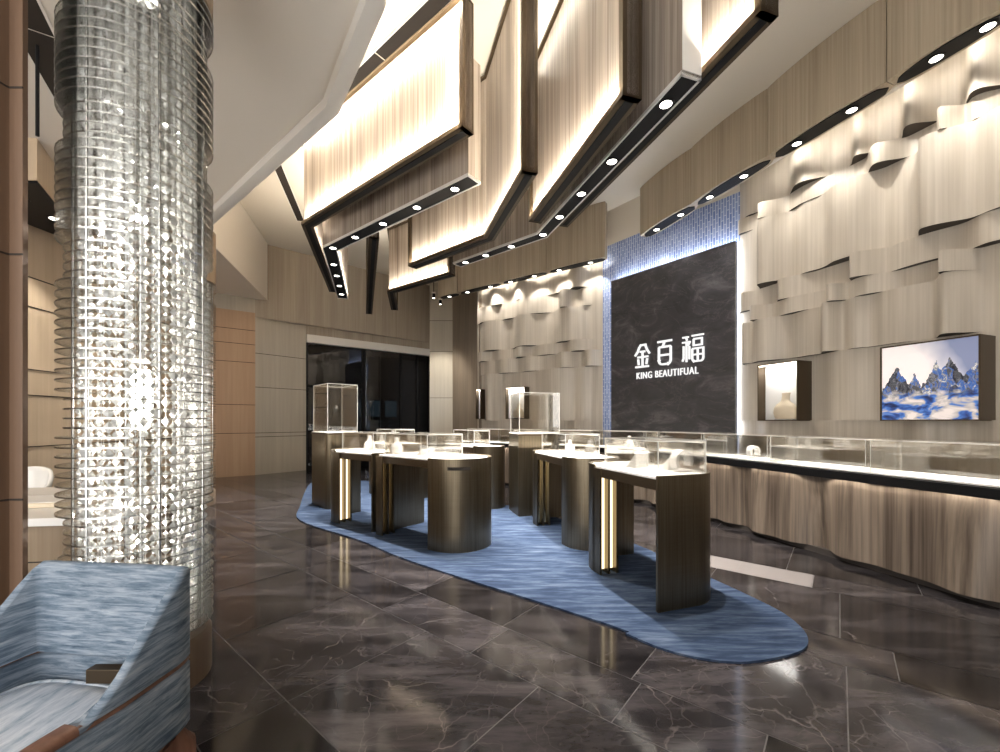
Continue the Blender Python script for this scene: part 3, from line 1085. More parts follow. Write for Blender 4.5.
# ------------------------------------------------------------------ hanging panels
def hung_panel(pts, zb, zt, th, label, kind='frame', side=1, led=60, lights=(), top=0, endled=0, cap=False, wash=1.4):
    """a bent board hung below the ceiling: pts = plan polyline of its visible face, thickness away on the right
    kind frame: bronze-edged lit veneer board; kind box: veneer box with a black light trough underneath"""
    pts = [Vector(p) for p in pts]
    c = pts[0]
    root = thing('hanging_panel', label, 'ceiling panel', (c.x, c.y, zb), 0, 'hanging ceiling panels')
    loc = [p - c for p in pts]
    n = len(loc)

    def off(k):
        out = []
        for i in range(n):
            ds = []
            if i > 0: ds.append((loc[i] - loc[i - 1]).normalized())
            if i < n - 1: ds.append((loc[i + 1] - loc[i]).normalized())
            t = sum(ds, Vector((0, 0))).normalized()
            nr = Vector((t.y, -t.x)) * side
            f = 1.0 / max(.4, nr.dot(Vector((ds[0].y, -ds[0].x)) * side))
            out.append(loc[i] + nr * k * f)
        return out
    H = zt - zb
    back = off(th)
    if kind == 'frame':
        fw, lip = .05, .055
        f_in = off(.018); b_in = off(th - .018)
        # veneer core with two faces
        MB().prism(f_in + list(reversed(b_in)), fw * .4, H - fw * .4).build('veneer_face', M['panel_wood'], root)
        mb = MB()
        a, b = off(-lip * .35), off(th + .01)
        mb.prism(a + list(reversed(b)), 0, fw * .9)
        mb.prism(a + list(reversed(b)), H - fw * .6, H)
        for i in (0, n - 1):
            t = (loc[1] - loc[0]).normalized() if i == 0 else (loc[-2] - loc[-1]).normalized()
            q = [a[i], a[i] + t * fw, b[i] + t * fw, b[i]]
            mb.prism(q, 0, H)
        mb.build('frame', M['bronze'], root)
        mb = MB()
        u0, u1 = off(.03), off(th - .03)
        ins = .05
        sh = lambda L: [L[0] + (L[1] - L[0]).normalized() * ins] + L[1:-1] + [L[-1] + (L[-2] - L[-1]).normalized() * ins]
        u0, u1 = sh(u0), sh(u1)
        mb.prism(u0 + list(reversed(u1)), -.006, .002)
        mb.build('underside_channel', M['black'], root)
    else:
        MB().prism(loc + list(reversed(back)), .0, H).build('veneer_box', M['panel_wood'], root)
        mb = MB()
        e0, e1 = off(-.006), off(th + .006)
        i0, i1 = off(.010), off(th - .010)
        # white aluminium edge profile: two rails and end bars
        mb.prism(e0 + list(reversed(i0)), -.018, .012)
        mb.prism(i1 + list(reversed(e1)), -.018, .012)
        for i in (0, n - 1):
            t = (loc[1] - loc[0]).normalized() if i == 0 else (loc[-2] - loc[-1]).normalized()
            mb.prism([e0[i], e0[i] + t * .016, e1[i] + t * .016, e1[i]], -.018, .012)
        mb.build('trough_rail', M['alu'], root)
        t = (loc[1] - loc[0]).normalized()
        if cap: MB().prism([loc[0] - t * .008, loc[0] - t * .001, back[0] - t * .001, back[0] - t * .008], .012, H).build('end_cap', M['white_gloss'], root)
        MB().prism(i0 + list(reversed(i1)), -.012, .004).build('light_trough', M['black'], root)
        mid = off(th / 2)
        for seg, k in lights:
            p = mid[seg].lerp(mid[seg + 1], k)
            downlight(root, (p.x, p.y, -.013), .047)
            w = (p.x + c.x, p.y + c.y, zb - .05)
            spot_light(w, (w[0], w[1], 0), 300, 80, .6, (1, .95, .88), .03)
    # LED line along the lower lip grazing the veneer
    if led:
        for i in range(n - 1):
            a, b = pts[i], pts[i + 1]
            t = (b - a); L = t.length; t.normalize()
            nr = Vector((-t.y, t.x)) * side           # towards the visible side
            m = (a + b) / 2 + nr * .05
            area_light((m.x, m.y, zb + .055), (-nr.x * .55, -nr.y * .55, 1), L * .96, .03, led * L, (1, .91, .76), PI, (t.x, t.y, 0))
            if top: area_light((m.x + nr.x * .05, m.y + nr.y * .05, zt - .02), (-nr.x * .7, -nr.y * .7, -1), L * .96, .03, top * L, (1, .91, .76), PI, (t.x, t.y, 0))
    if endled:
        a, b = pts[0], pts[1]
        t = (b - a).normalized(); nr = Vector((-t.y, t.x))
        m = a + t * .07 + nr * .05
        area_light((m.x, m.y, (zb + zt) / 2), (t.x - nr.x * .55, t.y - nr.y * .55, 0), (zt - zb) * .95, .03, endled, (1, .91, .76), PI, (0, 0, 1))
    # added unseen uplight along the upper edge, brightening the ceiling and room
    if zt < CEIL - .15:
        for i in range(n - 1):
            a, b = pts[i], pts[i + 1]
            t = (b - a); L = t.length; t.normalize()
            m = (a + b) / 2
            area_light((m.x, m.y, zt + .03), (0, 0, 1), L * .9, .08, (1.6 if kind == 'box' else wash) * L, (1, .93, .82), PI, (t.x, t.y, 0), 'ceiling_wash')
    return root


# the bright one
A0, A1 = Vector((-.349, 3.99)), Vector((-2.87, 5.99))
hung_panel([A0, A1, A1 + Vector((-.88, 3.11))], 4.2, 5.5, .13, 'brightly lit wood panel crossing the soffit rim, bronze frame', side=1, led=13, top=8, endled=13)
hung_panel([(-.34, 4.42), (-2.70, 6.27), (-3.48, 8.84)], 4.0, 5.3, .2, 'wood box with a black light trough below the brightest panel', 'box', side=1, led=0,
           lights=[(0, .10), (0, .32), (0, .55), (0, .77), (0, .97), (1, .24), (1, .45), (1, .67), (1, .88)])
k2 = .889
hung_panel([(.226, 3.885), (-.193, 5.307), (-1.392, 6.30)], 3.71, CEIL - .04, .13, 'tall bent wood panel, dark at the top and glowing along its lower edge', side=1, led=10, endled=13)
hung_panel([(.93, 3.066), (.365, 5.022)], 3.775, 5.6, .135, 'wide lit wood panel with a thick bronze end, beside the long light trough', side=1, led=12, top=2)
hung_panel([(1.33, 3.01), (.50, 5.59), (-.76, 6.65)], 3.9, 5.6, .17, 'dark wood box with the longest bent light trough', 'box', side=1, led=0, cap=True,
           lights=[(0, .10), (0, .38), (0, .60), (0, .80), (0, .985), (1, .32), (1, .62), (1, .88)])
hung_panel([(1.70, 2.66), (.80, 5.6)], 4.0, 5.6, .12, 'wood panel with a shadowed end next to the picture wall, lit low', side=1, led=11, wash=7)
hung_panel([(-.90, 7.43), (-2.30, 8.46), (-2.58, 9.84)], 4.0, 5.3, .13, 'small lit wood panel low behind the bent panel', side=1, led=10)
hung_panel([(-1.88, 5.95), (-3.3, 10.2)], 4.0, 5.5, .12, 'thin bronze-edged panel seen end-on beyond the light trough', side=1, led=0)

# LED lines inside the folded legs of the two bent pieces beside the soffit
for (ax_, ay_), (bx_, by_), zz, w_, pw_ in (((-2.72, 6.05), (-3.55, 8.95), 4.24, 1, 7), ((-2.46, 6.42), (-3.26, 8.90), 4.04, 1, 9)):
    t = Vector((bx_ - ax_, by_ - ay_)); L = t.length; t.normalize()
    nr = Vector((t.y, -t.x))
    area_light(((ax_ + bx_) / 2 + nr.x * .02, (ay_ + by_) / 2 + nr.y * .02, zz), (-nr.x * .6, -nr.y * .6, 1), L, .03, pw_ * L, (1, .94, .84), PI, (t.x, t.y, 0))

# ------------------------------------------------------------------ rug
rug_pts = [(-3.17, 6.54), (-2.70, 5.56), (-1.586, 4.635), (-.862, 3.945), (.664, 2.753), (.80, 2.587), (.96, 2.42), (1.15, 2.32), (1.36, 2.289), (1.6, 2.34), (1.80, 2.43), (1.92, 2.58),
           (1.97, 2.78), (1.95, 3.0), (1.80, 3.5), (1.48, 4.45), (1.0, 5.4), (-.05, 6.7), (-1.6, 8.0), (-3.0, 9.2), (-3.9, 9.4), (-4.1, 9.0), (-3.77, 8.0)]


def smooth_closed(pts, sub=6):
    n = len(pts); out = []
    for i in range(n):
        p0, p1, p2, p3 = (Vector(pts[(i + k - 1) % n]) for k in range(4))
        for s in range(sub):
            t = s / sub
            out.append(.5 * ((2 * p1) + (p2 - p0) * t + (2 * p0 - 5 * p1 + 4 * p2 - p3) * t * t + (3 * p1 - p0 - 3 * p2 + p3) * t ** 3))
    return out


rc = smooth_closed(rug_pts, 5)
mb = MB()
mb.prism(rc, 0.001, .014)
rug = mb.build('area_rug', M['rug'])
tag(rug, 'large blue streaked rug with rounded outline under the display counters', 'rug')

# ------------------------------------------------------------------ island counters
TOPZ = .95


def rot2(v, a):
    c, s = math.cos(a), math.sin(a)
    return Vector((v[0] * c - v[1] * s, v[0] * s + v[1] * c))


def corner_arc(cx, cy, rx, ry_, a0, a1, n=14):
    return arc(cx, cy, rx, ry_, a0, a1, n)


def island(nl, dirv, L, W, style, label, slots=True, far=True, ext=.30, case=(.12, .95)):
    """display counter. nl: floor point of the near corner on the aisle side, dirv: long direction away.
    local x runs away from the camera, local y to the other side"""
    dirv = Vector(dirv).normalized()
    rz = math.atan2(dirv.y, dirv.x)
    root = thing('display_counter', label, 'counter', (nl[0], nl[1], .014), rz, 'island display counters')
    # local y must point to (dir.y,-dir.x): mirrored => use negative y
    sg = -1
    Y = lambda v: sg * v
    e = .34 if W < .63 else .44
    if style == 'flat':
        near = [(0, 0), (0, W * .25), (0, W - .30)] + corner_arc(.30, W - .30, .30, .30, 180, 90)[1:] + [(.36, W)]
    else:
        near = [(0, 0)] + [(-e * math.sin(t) ** .8 if t > 0 else 0, W / 2 - W / 2 * math.cos(t)) for t in [PI * k / 24 for k in range(1, 24)]] + [(0, W), (.10, W)]
    farp = [(L - .02, 0)] + corner_arc(L - .02, .32, ext + .02, .32, -90, 0)[1:] + [(L + ext, W - .02), (L + ext, W)]
    outline = near + [(L + ext, W)] + list(reversed(farp[:-1]))
    # outline as a simple loop
    loop = []
    for p in outline:
        if not loop or (Vector(p) - Vector(loop[-1])).length > 1e-4: loop.append(p)
    lp = [(x, Y(y)) for x, y in loop]
    ctr = Vector((L / 2, Y(W / 2)))
    inner = [ctr + (Vector(p) - ctr) * .955 for p in lp]
    MB().prism(inner, TOPZ - .105, TOPZ - .028).build('top_fascia', M['bronze'], root, 30)
    MB().prism([ctr + (Vector(p) - ctr) * .95 for p in lp], TOPZ - .028, TOPZ - .012).build('white_top', M['white_top'], root)
    MB().ribbon([(x, Y(y)) for x, y in near], .022, 0, TOPZ).build('shell_panel', M['brass'], root, 40)
    if far:
        MB().ribbon([(x, Y(y)) for x, y in farp], -.022, 0, TOPZ).build('shell_panel', M['brass'], root, 40)
    # pilaster with two glowing slots facing along -x
    px0 = L - .12
    if slots is not None:
        mb = MB()
        mb.box((px0, Y(.0), 0), (L, Y(.018), TOPZ - .03))
        mb.box((px0, Y(.082), 0), (L, Y(.102), TOPZ - .10))
        mb.box((px0, Y(.165), 0), (L, Y(.185), TOPZ - .10))
        mb.box((px0 + .09, Y(.0), 0), (L, Y(.185), TOPZ - .10))
        mb.build('pilaster', M['brass'], root)
        for y0 in (.022, .106):
            MB().box((px0 + .055, Y(y0), .03), (px0 + .088, Y(y0 + .056), TOPZ - .11)).build('light_slot', M['slot_led'] if slots else M['slot_brass'], root)
    # glass case
    c0, c1 = case
    gx0, gx1, gy0, gy1, gz0, gz1 = c0, L * c1, .10, W - .10, TOPZ - .010, TOPZ + .235
    t = .006
    mb = MB()
    mb.box((gx0, Y(gy0), gz0), (gx1, Y(gy0 + t), gz1)); mb.box((gx0, Y(gy1 - t), gz0), (gx1, Y(gy1), gz1))
    mb.box((gx0, Y(gy0), gz0), (gx0 + t, Y(gy1), gz1)); mb.box((gx1 - t, Y(gy0), gz0), (gx1, Y(gy1), gz1))
    mb.box((gx0, Y(gy0), gz1), (gx1, Y(gy1), gz1 + t))
    g = mb.build('glass_case', M['glass'], root)
    mb = MB()
    b = .003
    for x in (gx0, gx1):
        for y in (gy0, gy1): mb.box((x - b, Y(y) - b, gz0), (x + b, Y(y) + b, gz1))
    for y in (gy0, gy1): mb.box((gx0, Y(y) - b, gz1 - b), (gx1, Y(y) + b, gz1 + b))
    for x in (gx0, gx1): mb.box((x - b, Y(gy0), gz1 - b), (x + b, Y(gy1), gz1 + b))
    mb.build('case_edge', M['glass_edge'], g)
    # LED bar under the case lid
    MB().box((gx0 + .01, Y(gy1 - .03), gz1 - .02), (gx1 - .01, Y(gy1 - .012), gz1 - .006)).build('case_light', M['led_dim'], g)
    m = Vector(nl) + rot2(((gx0 + gx1) / 2, Y((gy0 + gy1) / 2)), rz)
    area_light((m.x, m.y, .014 + gz1 - .02), (0, 0, -1), gx1 - gx0, gy1 - gy0, 4.5 * (gx1 - gx0), (1, .96, .90), 2.2, (dirv.x, dirv.y, 0), 'case_light')
    return root, rz


MAIN = (-.316, .949)
DIA = (-.777, .629)
i1, rz1 = island((1.10, 2.867), MAIN, .86, .64, 'flat', 'bronze display counter with a flat end standing at the rounded tip of the rug')
i2, rz2 = island((.671, 4.486), (-.26, .966), .90, .62, 'round', 'bronze display counter with a bowed end directly behind the one at the rug tip', slots=False)
i3, rz3 = island((-.753, 4.288), DIA, .92, .74, 'round', 'bronze counter with a broad bowed end, in the middle of the rug', slots=False, ext=.02)
i4, rz4 = island((-1.53, 4.94), (-.80, .60), .83, .60, 'flat', 'bronze counter with two lit slots at the tapering edge of the rug', slots=True)
arcp = [(-.44 * math.sin(t) ** .8 - .003, -(.37 - .37 * math.cos(t))) for t in [PI * (.16 + .20 * k / 8) for k in range(9)]]
MB().ribbon([(x, y) for x, y in arcp], -.004, .835, .868).build('recessed_pull', M['joint'], i3)
i5, rz5 = island((-.42, 6.4), (-.60, .80), .8, .5, 'round', 'bronze counter beside the tall dark pedestal, half hidden by the bowed one', slots=False)
i6, rz6 = island((-1.80, 7.05), (-.75, .66), .75, .6, 'round', 'bronze counter farthest along the rug before the far wall counter', slots=False)


def pedestal(loc, rz, w, dpt, h, gh, label, notch=False):
    root = thing('display_pedestal', label, 'pedestal', (loc[0], loc[1], .014), rz, 'tall display pedestals')
    n = 10
    r = .10
    poly = [(0, 0)] + [(w - r + r * math.sin(PI / 2 * k / n), r - r * math.cos(PI / 2 * k / n)) for k in range(n + 1)] + [(w, dpt), (0, dpt)]
    MB().prism(poly, 0, h - .035).build('body', M['brass'], root, 40)
    MB().prism([(-.01, -.01), (w + .01, -.01), (w + .01, dpt + .01), (-.01, dpt + .01)], h - .035, h - .012).build('collar', M['bronze'], root)
    MB().box((0, 0, h - .012), (w, dpt, h)).build('white_top', M['white_top'], root)
    mb = MB()
    t = .006
    i = .02
    mb.box((i, i, h), (w - i, i + t, h + gh)); mb.box((i, dpt - i - t, h), (w - i, dpt - i, h + gh))
    mb.box((i, i, h), (i + t, dpt - i, h + gh)); mb.box((w - i - t, i, h), (w - i, dpt - i, h + gh))
    mb.box((i, i, h + gh), (w - i, dpt - i, h + gh + t))
    g = mb.build('glass_case', M['glass'], root)
    mb = MB(); b = .003
    for x in (i, w - i):
        for y in (i, dpt - i): mb.box((x - b, y - b, h), (x + b, y + b, h + gh))
    for y in (i, dpt - i): mb.box((i, y - b, h + gh - b), (w - i, y + b, h + gh + b))
    for x in (i, w - i): mb.box((x - b, i, h + gh - b), (x + b, dpt - i, h + gh + b))
    mb.build('case_edge', M['glass_edge'], g)
    m = Vector((loc[0], loc[1])) + rot2((w / 2, dpt / 2), rz)
    area_light((m.x, m.y, h + gh), (0, 0, -1), w * .7, dpt * .7, 10, (1, .96, .9), 2.0, (math.cos(rz), math.sin(rz), 0), 'case_light')
    return root


pedestal((.257, 5.76), math.radians(14), .64, .5, 1.165, .57, 'tall dark bronze pedestal with a clear glass cube, between the counters before the mosaic')
pedestal((-3.06, 6.70), math.radians(-48), .68, .5, 1.165, .74, 'tall bronze pedestal with a clear glass cube in front of the storefront')

# ------------------------------------------------------------------ long wall counter
CH = .88
wc = [Vector((4.35, -.2)), Vector((3.97, 1.3)), Vector((3.516, 2.897)), Vector((3.14, 4.22)), Vector((2.80, 5.45)), Vector((2.42, 6.45)), Vector((1.85, 7.25)), Vector((1.0, 7.95)), Vector((-.1, 8.75)), Vector((-1.3, 9.62))]


def smooth_open(pts, sub=8):
    out = []
    n = len(pts)
    for i in range(n - 1):
        p0, p1, p2, p3 = pts[max(i - 1, 0)], pts[i], pts[i + 1], pts[min(i + 2, n - 1)]
        for s in range(sub):
            t = s / sub
            out.append(.5 * ((2 * p1) + (p2 - p0) * t + (2 * p0 - 5 * p1 + 4 * p2 - p3) * t * t + (3 * p1 - p0 - 3 * p2 + p3) * t ** 3))
    out.append(pts[-1])
    return out


cl = smooth_open(wc, 8)
acc = [0.]
for a, b in zip(cl, cl[1:]): acc.append(acc[-1] + (b - a).length)
TOTAL = acc[-1]


def along(s, d=0.):
    """point at arc length s of the counter front, d towards the room (negative: to the wall)"""
    s = min(max(s, 0), TOTAL - 1e-4)
    k = max(i for i, a in enumerate(acc) if a <= s + 1e-9)
    k = min(k, len(cl) - 2)
    t = (s - acc[k]) / (acc[k + 1] - acc[k])
    p = cl[k].lerp(cl[k + 1], t)
    a = cl[max(k - 1, 0)]; b = cl[min(k + 2, len(cl) - 1)]
    tg = (b - a).normalized()
    return p + Vector((-tg.y, tg.x)) * d, tg


wcr = thing('wall_counter', 'long curved wall counter with rippled wood front and lit white top', 'counter', (0, 0, 0))
N = int(TOTAL / .03)
rip = random.Random(5)
ph = [(rip.uniform(.55, .95), rip.uniform(0, 6)) for _ in range(4)]


def ripple(s, z):
    """hanging-cloth like folds of the veneer front"""
    v = .036 * math.sin(2 * PI * s / .82 + .5 + .8 * math.sin(s * 1.7)) + .024 * math.sin(2 * PI * s / .47 + 1.9 + 1.2 * math.sin(s * 1.1)) + .022 * math.sin(2 * PI * s / 1.7 + .8)
    return v * (.25 + .75 * (1 - z / .8) ** .7) * 1.45 - .045


rows = []
zs = [.06, .14, .24, .36, .48, .60, .70, .80]
for z in zs:
    r = []
    for i in range(N + 1):
        s = TOTAL * i / N
        p, tg = along(s, ripple(s, z))
        r.append((p.x, p.y, z))
    rows.append(r)
mb = MB()
mb.grid(rows)
back = [[], []]
for i in range(N + 1):
    p, tg = along(TOTAL * i / N, -.42)
    back[0].append((p.x, p.y, .80)); back[1].append((p.x, p.y, .06))
vb = mb.grid(back)
mb.bm.verts.ensure_lookup_table()
front_panel = mb.build('front_panel', M['counter_wood'], wcr, 60, recalc=True)


def strip(d0, d1, z0, z1, mat, name, s0=0, s1=None, parent=wcr, bev=None, n=160):
    s1 = TOTAL if s1 is None else s1
    n = max(4, int((s1 - s0) / .06))
    rows = []
    for i in range(n + 1):
        s = s0 + (s1 - s0) * i / n
        a, _ = along(s, d0); b, _ = along(s, d1)
        rows.append([(a.x, a.y, z0), (a.x, a.y, z1), (b.x, b.y, z1), (b.x, b.y, z0)])
    mb = MB()
    vs = mb.grid(rows, True)
    mb.bm.faces.new(vs[0]); mb.bm.faces.new(list(reversed(vs[-1])))
    return mb.build(name, mat, parent, 30)


strip(-.10, -.40, 0, .06, M['kick'], 'kick_plate')
strip(.03, .014, .795, .872, M['black'], 'edge_band')
strip(.014, -.03, .845, .872, M['black'], 'light_recess')
strip(-.03, -.46, .80, CH, M['bronze'], 'carcass')
strip(-.004, -.45, CH, CH + .012, M['white_top'], 'white_top')
# LED under the lip
for i in range(9):
    s = TOTAL * (i + .5) / 9
    p, tg = along(s, -.008)
    p2, _ = along(s, -.06)
    area_light((p.x, p.y, .838), (-(p - p2).x * 2, -(p - p2).y * 2, -1), TOTAL / 9, .02, 4.5, (1, .92, .80), PI, (tg.x, tg.y, 0), 'lip_light')
# glass hoods standing on it
hood_spans = []
g0 = 0.4
bounds = [.3, 2.05, 3.02, 4.05, 5.05, 6.05, 7.15, 8.2, 9.25, 10.3, 11.2]
hl = ['glass hood on the wall counter beside the camera end', 'glass hood on the wall counter below the picture of blue stones', 'glass hood on the wall counter below the bust niche and picture gap',
      'glass hood on the wall counter below the white bust niche', 'glass hood on the wall counter below the edge of the stone slab', 'glass hood on the wall counter below the shop name',
      'glass hood on the wall counter where it bends at the mosaic', 'glass hood on the wall counter below the wood valance ending at the mosaic', 'glass hood on the wall counter before the far bust niche', 'glass hood at the storefront end of the wall counter']
for k, (sa_, sb_) in enumerate(zip(bounds, bounds[1:])):
    if sb_ > TOTAL: break
    mid, tg = along((sa_ + sb_) / 2, -.22)
    hd = thing('glass_hood', hl[k], 'glass hood', (0, 0, 0), 0, 'glass hoods on the wall counter')
    z0, z1 = CH + .013, CH + .30
    mb = MB()
    n = 8
    s0_, s1_ = sa_ + .02, sb_ - .02
    fr = [along(s0_ + (s1_ - s0_) * i / n, -.035)[0] for i in range(n + 1)]
    bk = [along(s0_ + (s1_ - s0_) * i / n, -.43)[0] for i in range(n + 1)]
    mb.ribbon(fr, .005, z0, z1)
    mb.ribbon(bk, .005, z0, z1)
    mb.ribbon([fr[0], bk[0]], .005, z0, z1)
    mb.ribbon([fr[-1], bk[-1]], .005, z0, z1)
    mb.prism(fr + list(reversed(bk)), z1, z1 + .005)
    mb.build('pane', M['glass'], hd, 30)
    mb = MB()
    b = .003
    for p in (fr[0], fr[-1], bk[0], bk[-1]): mb.tube([(p.x, p.y, z0), (p.x, p.y, z1)], b, 6)
    for L_ in (fr, bk): mb.tube([(p.x, p.y, z1) for p in L_], b, 6)
    mb.build('edge_strip', M['glass_edge'], hd)
    rail = [along(s0_ + .03 + (s1_ - s0_ - .06) * i / n, -.41)[0] for i in range(n + 1)]
    mb = MB().tube([(p.x, p.y, z1 - .012) for p in rail], .008, 6)
    mb.build('light_bar', M['led_dim'], hd)
    area_light((mid.x, mid.y, z1 - .01), (0, 0, -1), s1_ - s0_, .3, 8 * (s1_ - s0_), (1, .96, .9), 2.2, (tg.x, tg.y, 0), 'hood_light')


# ------------------------------------------------------------------ display stands (busts, ramps, loops)
def bust(loc, rz, h, label, mat='stand_white', name='necklace_bust', parent=None):
    """neck and shoulders display"""
    root = thing(name, label, 'display bust', loc, rz, 'white jewellery stands')
    mb = MB()
    rows = []
    prof = [(.0, .30, .10), (.06, .46, .16), (.25, .50, .20), (.45, .46, .19), (.58, .36, .15), (.66, .22, .12), (.74, .16, .11), (.92, .15, .11), (1.0, .17, .12)]
    for z, a, b in prof:
        rows.append([(a * h * .9 * math.cos(2 * PI * k / 20), b * h * .9 * math.sin(2 * PI * k / 20) - .05 * h * math.sin(PI * z), z * h) for k in range(20)])
    vs = mb.grid(rows, True)
    mb.bm.faces.new(list(reversed(vs[0]))); mb.bm.faces.new(vs[-1])
    mb.build('torso', M[mat], root, 50)
    MB().box((-.34 * h, -.16 * h, -.0), (.34 * h, .16 * h, .035 * h)).build('foot_block', M['stand_white'], root, bevel=.004)
    return root


def ramp_stand(loc, rz, w, d, h, label):
    root = thing('display_ramp', label, 'display stand', loc, rz, 'white jewellery stands')
    mb = MB()
    n = 8
    prof = [(0, 0), (d, 0), (d, h)] + [(d - d * k / n, h * (1 - (k / n)) ** 1.6) for k in range(1, n)]
    lo = [mb.bm.verts.new((0, y, z)) for y, z in prof]; hi = [mb.bm.verts.new((w, y, z)) for y, z in prof]
    m = len(prof)
    for i in range(m): mb.bm.faces.new((lo[i], lo[(i + 1) % m], hi[(i + 1) % m], hi[i]))
    mb.bm.faces.new(list(reversed(lo))); mb.bm.faces.new(hi)
    mb.build('sloped_pad', M['stand_white'], root, 40)
    MB().box((-.01, d, 0), (w + .01, d + .012, h * 1.05)).build('back_card', M['stand_white'], root)
    return root


def loop_stand(loc, rz, w, h, label):
    """C-shaped bracelet collar"""
    root = thing('bracelet_stand', label, 'display stand', loc, rz, 'white jewellery stands')
    mb = MB()
    rows = []
    n = 22
    for i in range(n + 1):
        a = math.radians(-40 + 250 * i / n)
        r0, r1 = h * .5, h * .36
        rows.append([(-w / 2, r0 * math.cos(a), h * .5 + r0 * math.sin(a)), (w / 2, r0 * math.cos(a), h * .5 + r0 * math.sin(a)),
                     (w / 2, r1 * math.cos(a), h * .5 + r1 * math.sin(a)), (-w / 2, r1 * math.cos(a), h * .5 + r1 * math.sin(a))])
    vs = mb.grid(rows, True)
    mb.bm.faces.new(vs[0]); mb.bm.faces.new(list(reversed(vs[-1])))
    mb.build('collar', M['stand_white'], root, 40)
    MB().box((-w * .6, -h * .3, 0), (w * .6, h * .3, .012)).build('foot_plate', M['stand_white'], root, bevel=.003)
    return root


def on_island(nl, rz, x, y, z=TOPZ - .012 + .014):
    v = Vector((nl[0], nl[1])) + rot2((x, -y), rz)
    return (v.x, v.y, z + .001)


# inside / on the islands
loop_stand(on_island((1.10, 2.867), rz1, .24, .42), PI / 2 + .35, .07, .17, 'white curved bracelet collar in the glass case at the rug tip')
ramp_stand(on_island((1.10, 2.867), rz1, .50, .46), rz1 + PI * .6, .12, .12, .09, 'small white sloped pad under the glass at the rug tip')
ramp_stand(on_island((1.10, 2.867), rz1, .72, .34), rz1 + PI * .6, .16, .12, .13, 'taller white sloped pad at the far end of the case at the rug tip')
bust(on_island((.671, 4.486), rz2, .62, .38), rz2 - PI / 2, .16, 'white necklace bust in the case behind the one at the rug tip')
bust(on_island((-1.53, 4.94), rz4, .62, .40), rz4 - PI / 2, .20, 'white necklace bust in the case over the lit slots')
bust(on_island((-.753, 4.288), rz3, .80, .20), rz3 - PI / 2, .20, 'white necklace bust at the slim end of the middle case')
ramp_stand(on_island((-.753, 4.288), rz3, .50, .42), rz3 + PI * .5, .20, .12, .07, 'low white sloped pad in the middle case')
bust(on_island((-1.80, 7.05), rz6, .5, .3), rz6 - PI / 2, .22, 'white necklace bust in the case farthest along the rug')
# on the wall counter
for s, kind, lab in ((2.45, 0, 'white sloped pad on the wall counter under the picture of blue stones'), (5.45, 1, 'white upright bracelet collar on the wall counter by the stone slab'),
                     (7.6, 2, 'white necklace bust on the wall counter before the mosaic corner'), (9.0, 0, 'white sloped pad on the wall counter below the far waved wall')):
    p, tg = along(s, -.24)
    rz = math.atan2(tg.y, tg.x)
    l = (p.x, p.y, CH + .013)
    if kind == 0: ramp_stand(l, rz, .18, .10, .08, lab)
    elif kind == 1: loop_stand(l, rz, .07, .15, lab)
    else: bust(l, rz + PI, .2, lab)


# ------------------------------------------------------------------ picture and niches
def shadow_box(p_near, p_far, z0, z1, depth, kind, label, name, bust_label=None):
    """framed box on a wall; near/far = plan ends of its face, wall side behind"""
    a, b = Vector(p_far), Vector(p_near)
    d = b - a
    L = d.length
    rz = math.atan2(d.y, d.x)
    root = thing(name, label, 'picture' if kind == 'art' else 'niche', (a.x, a.y, z0), rz)
    H = z1 - z0
    fw = .014
    mb = MB()
    for q in (((0, 0, 0), (fw, depth, H)), ((L - fw, 0, 0), (L, depth, H)), ((fw, 0, 0), (L - fw, depth, fw)), ((fw, 0, H - fw), (L - fw, depth, H))):
        mb.box(*q)
    mb.build('frame', M['bronze'], root)
    if kind == 'art':
        MB().box((fw, .012, fw), (L - fw, depth, H - fw)).build('print', M['art'], root)
    else:
        MB().box((fw, depth * .5, fw), (L - fw, depth * .5 + .02, H - fw)).build('back_panel', M['white_top'], root)
        MB().box((fw, .01, H - fw - .014), (L - fw, .03, H - fw - .002)).build('light_bar', M['led'], root)
        nrm = Vector((-d.y, d.x)).normalized()
        m = (a + b) / 2 + nrm * (depth * .2)
        area_light((m.x, m.y, z1 - fw - .02), (nrm.x * .2, nrm.y * .2, -1), L * .85, .08, 4.5 * L, (1, .98, .95), PI, (d.x, d.y, 0), 'niche_light')
        if bust_label:
            q = a + d * .64 + nrm * depth * .27
            bust((q.x, q.y, z0 + fw), rz, H * .46, bust_label, 'cushion')
    return root


def picture_ends(off, pxa, pxb, o, dvec, nvec):
    return line_hit(pxa, o + nvec * off, o + nvec * off + dvec), line_hit(pxb, o + nvec * off, o + nvec * off + dvec)


pf, pn = picture_ends(.31, 880, 980.5, R0, RD, RN)
print('PIC', pf, pn, zat(334, pn.y), zat(348, pf.y))
shadow_box(pn, pf, 1.352, (zat(333.5, pn.y) + zat(347.8, pf.y)) / 2, .30, 'art', 'framed backlit picture of rough blue and grey stones', 'wall_picture')
pf, pn = picture_ends(.31, 757.5, 797.5, R0, RD, RN)
shadow_box(pn, pf, 1.352, (zat(361, pn.y) + zat(364.5, pf.y)) / 2, .30, 'niche', 'bronze framed white niche box on the waved wall beside the stone picture', 'display_niche', 'cream necklace bust inside the niche box beside the stone picture')
pf, pn = picture_ends(.24, 505.5, 524.5, MO1, LD, LN)
shadow_box(pn, pf, 1.4, zat(386.5, pn.y), .23, 'niche', 'bronze framed white niche box on the far waved wall behind the glass cube', 'display_niche', 'cream necklace bust inside the far niche box')
pf, pn = picture_ends(.24, 477.5, 480.5, MO1, LD, LN)
shadow_box(pn, pf + Vector((-.05, .04)), 1.4, zat(389, pn.y), .23, 'niche', 'narrow niche box at the end of the far waved wall', 'display_niche')

# ------------------------------------------------------------------ crystal columns
CZ0, CZ1 = .24, 3.56


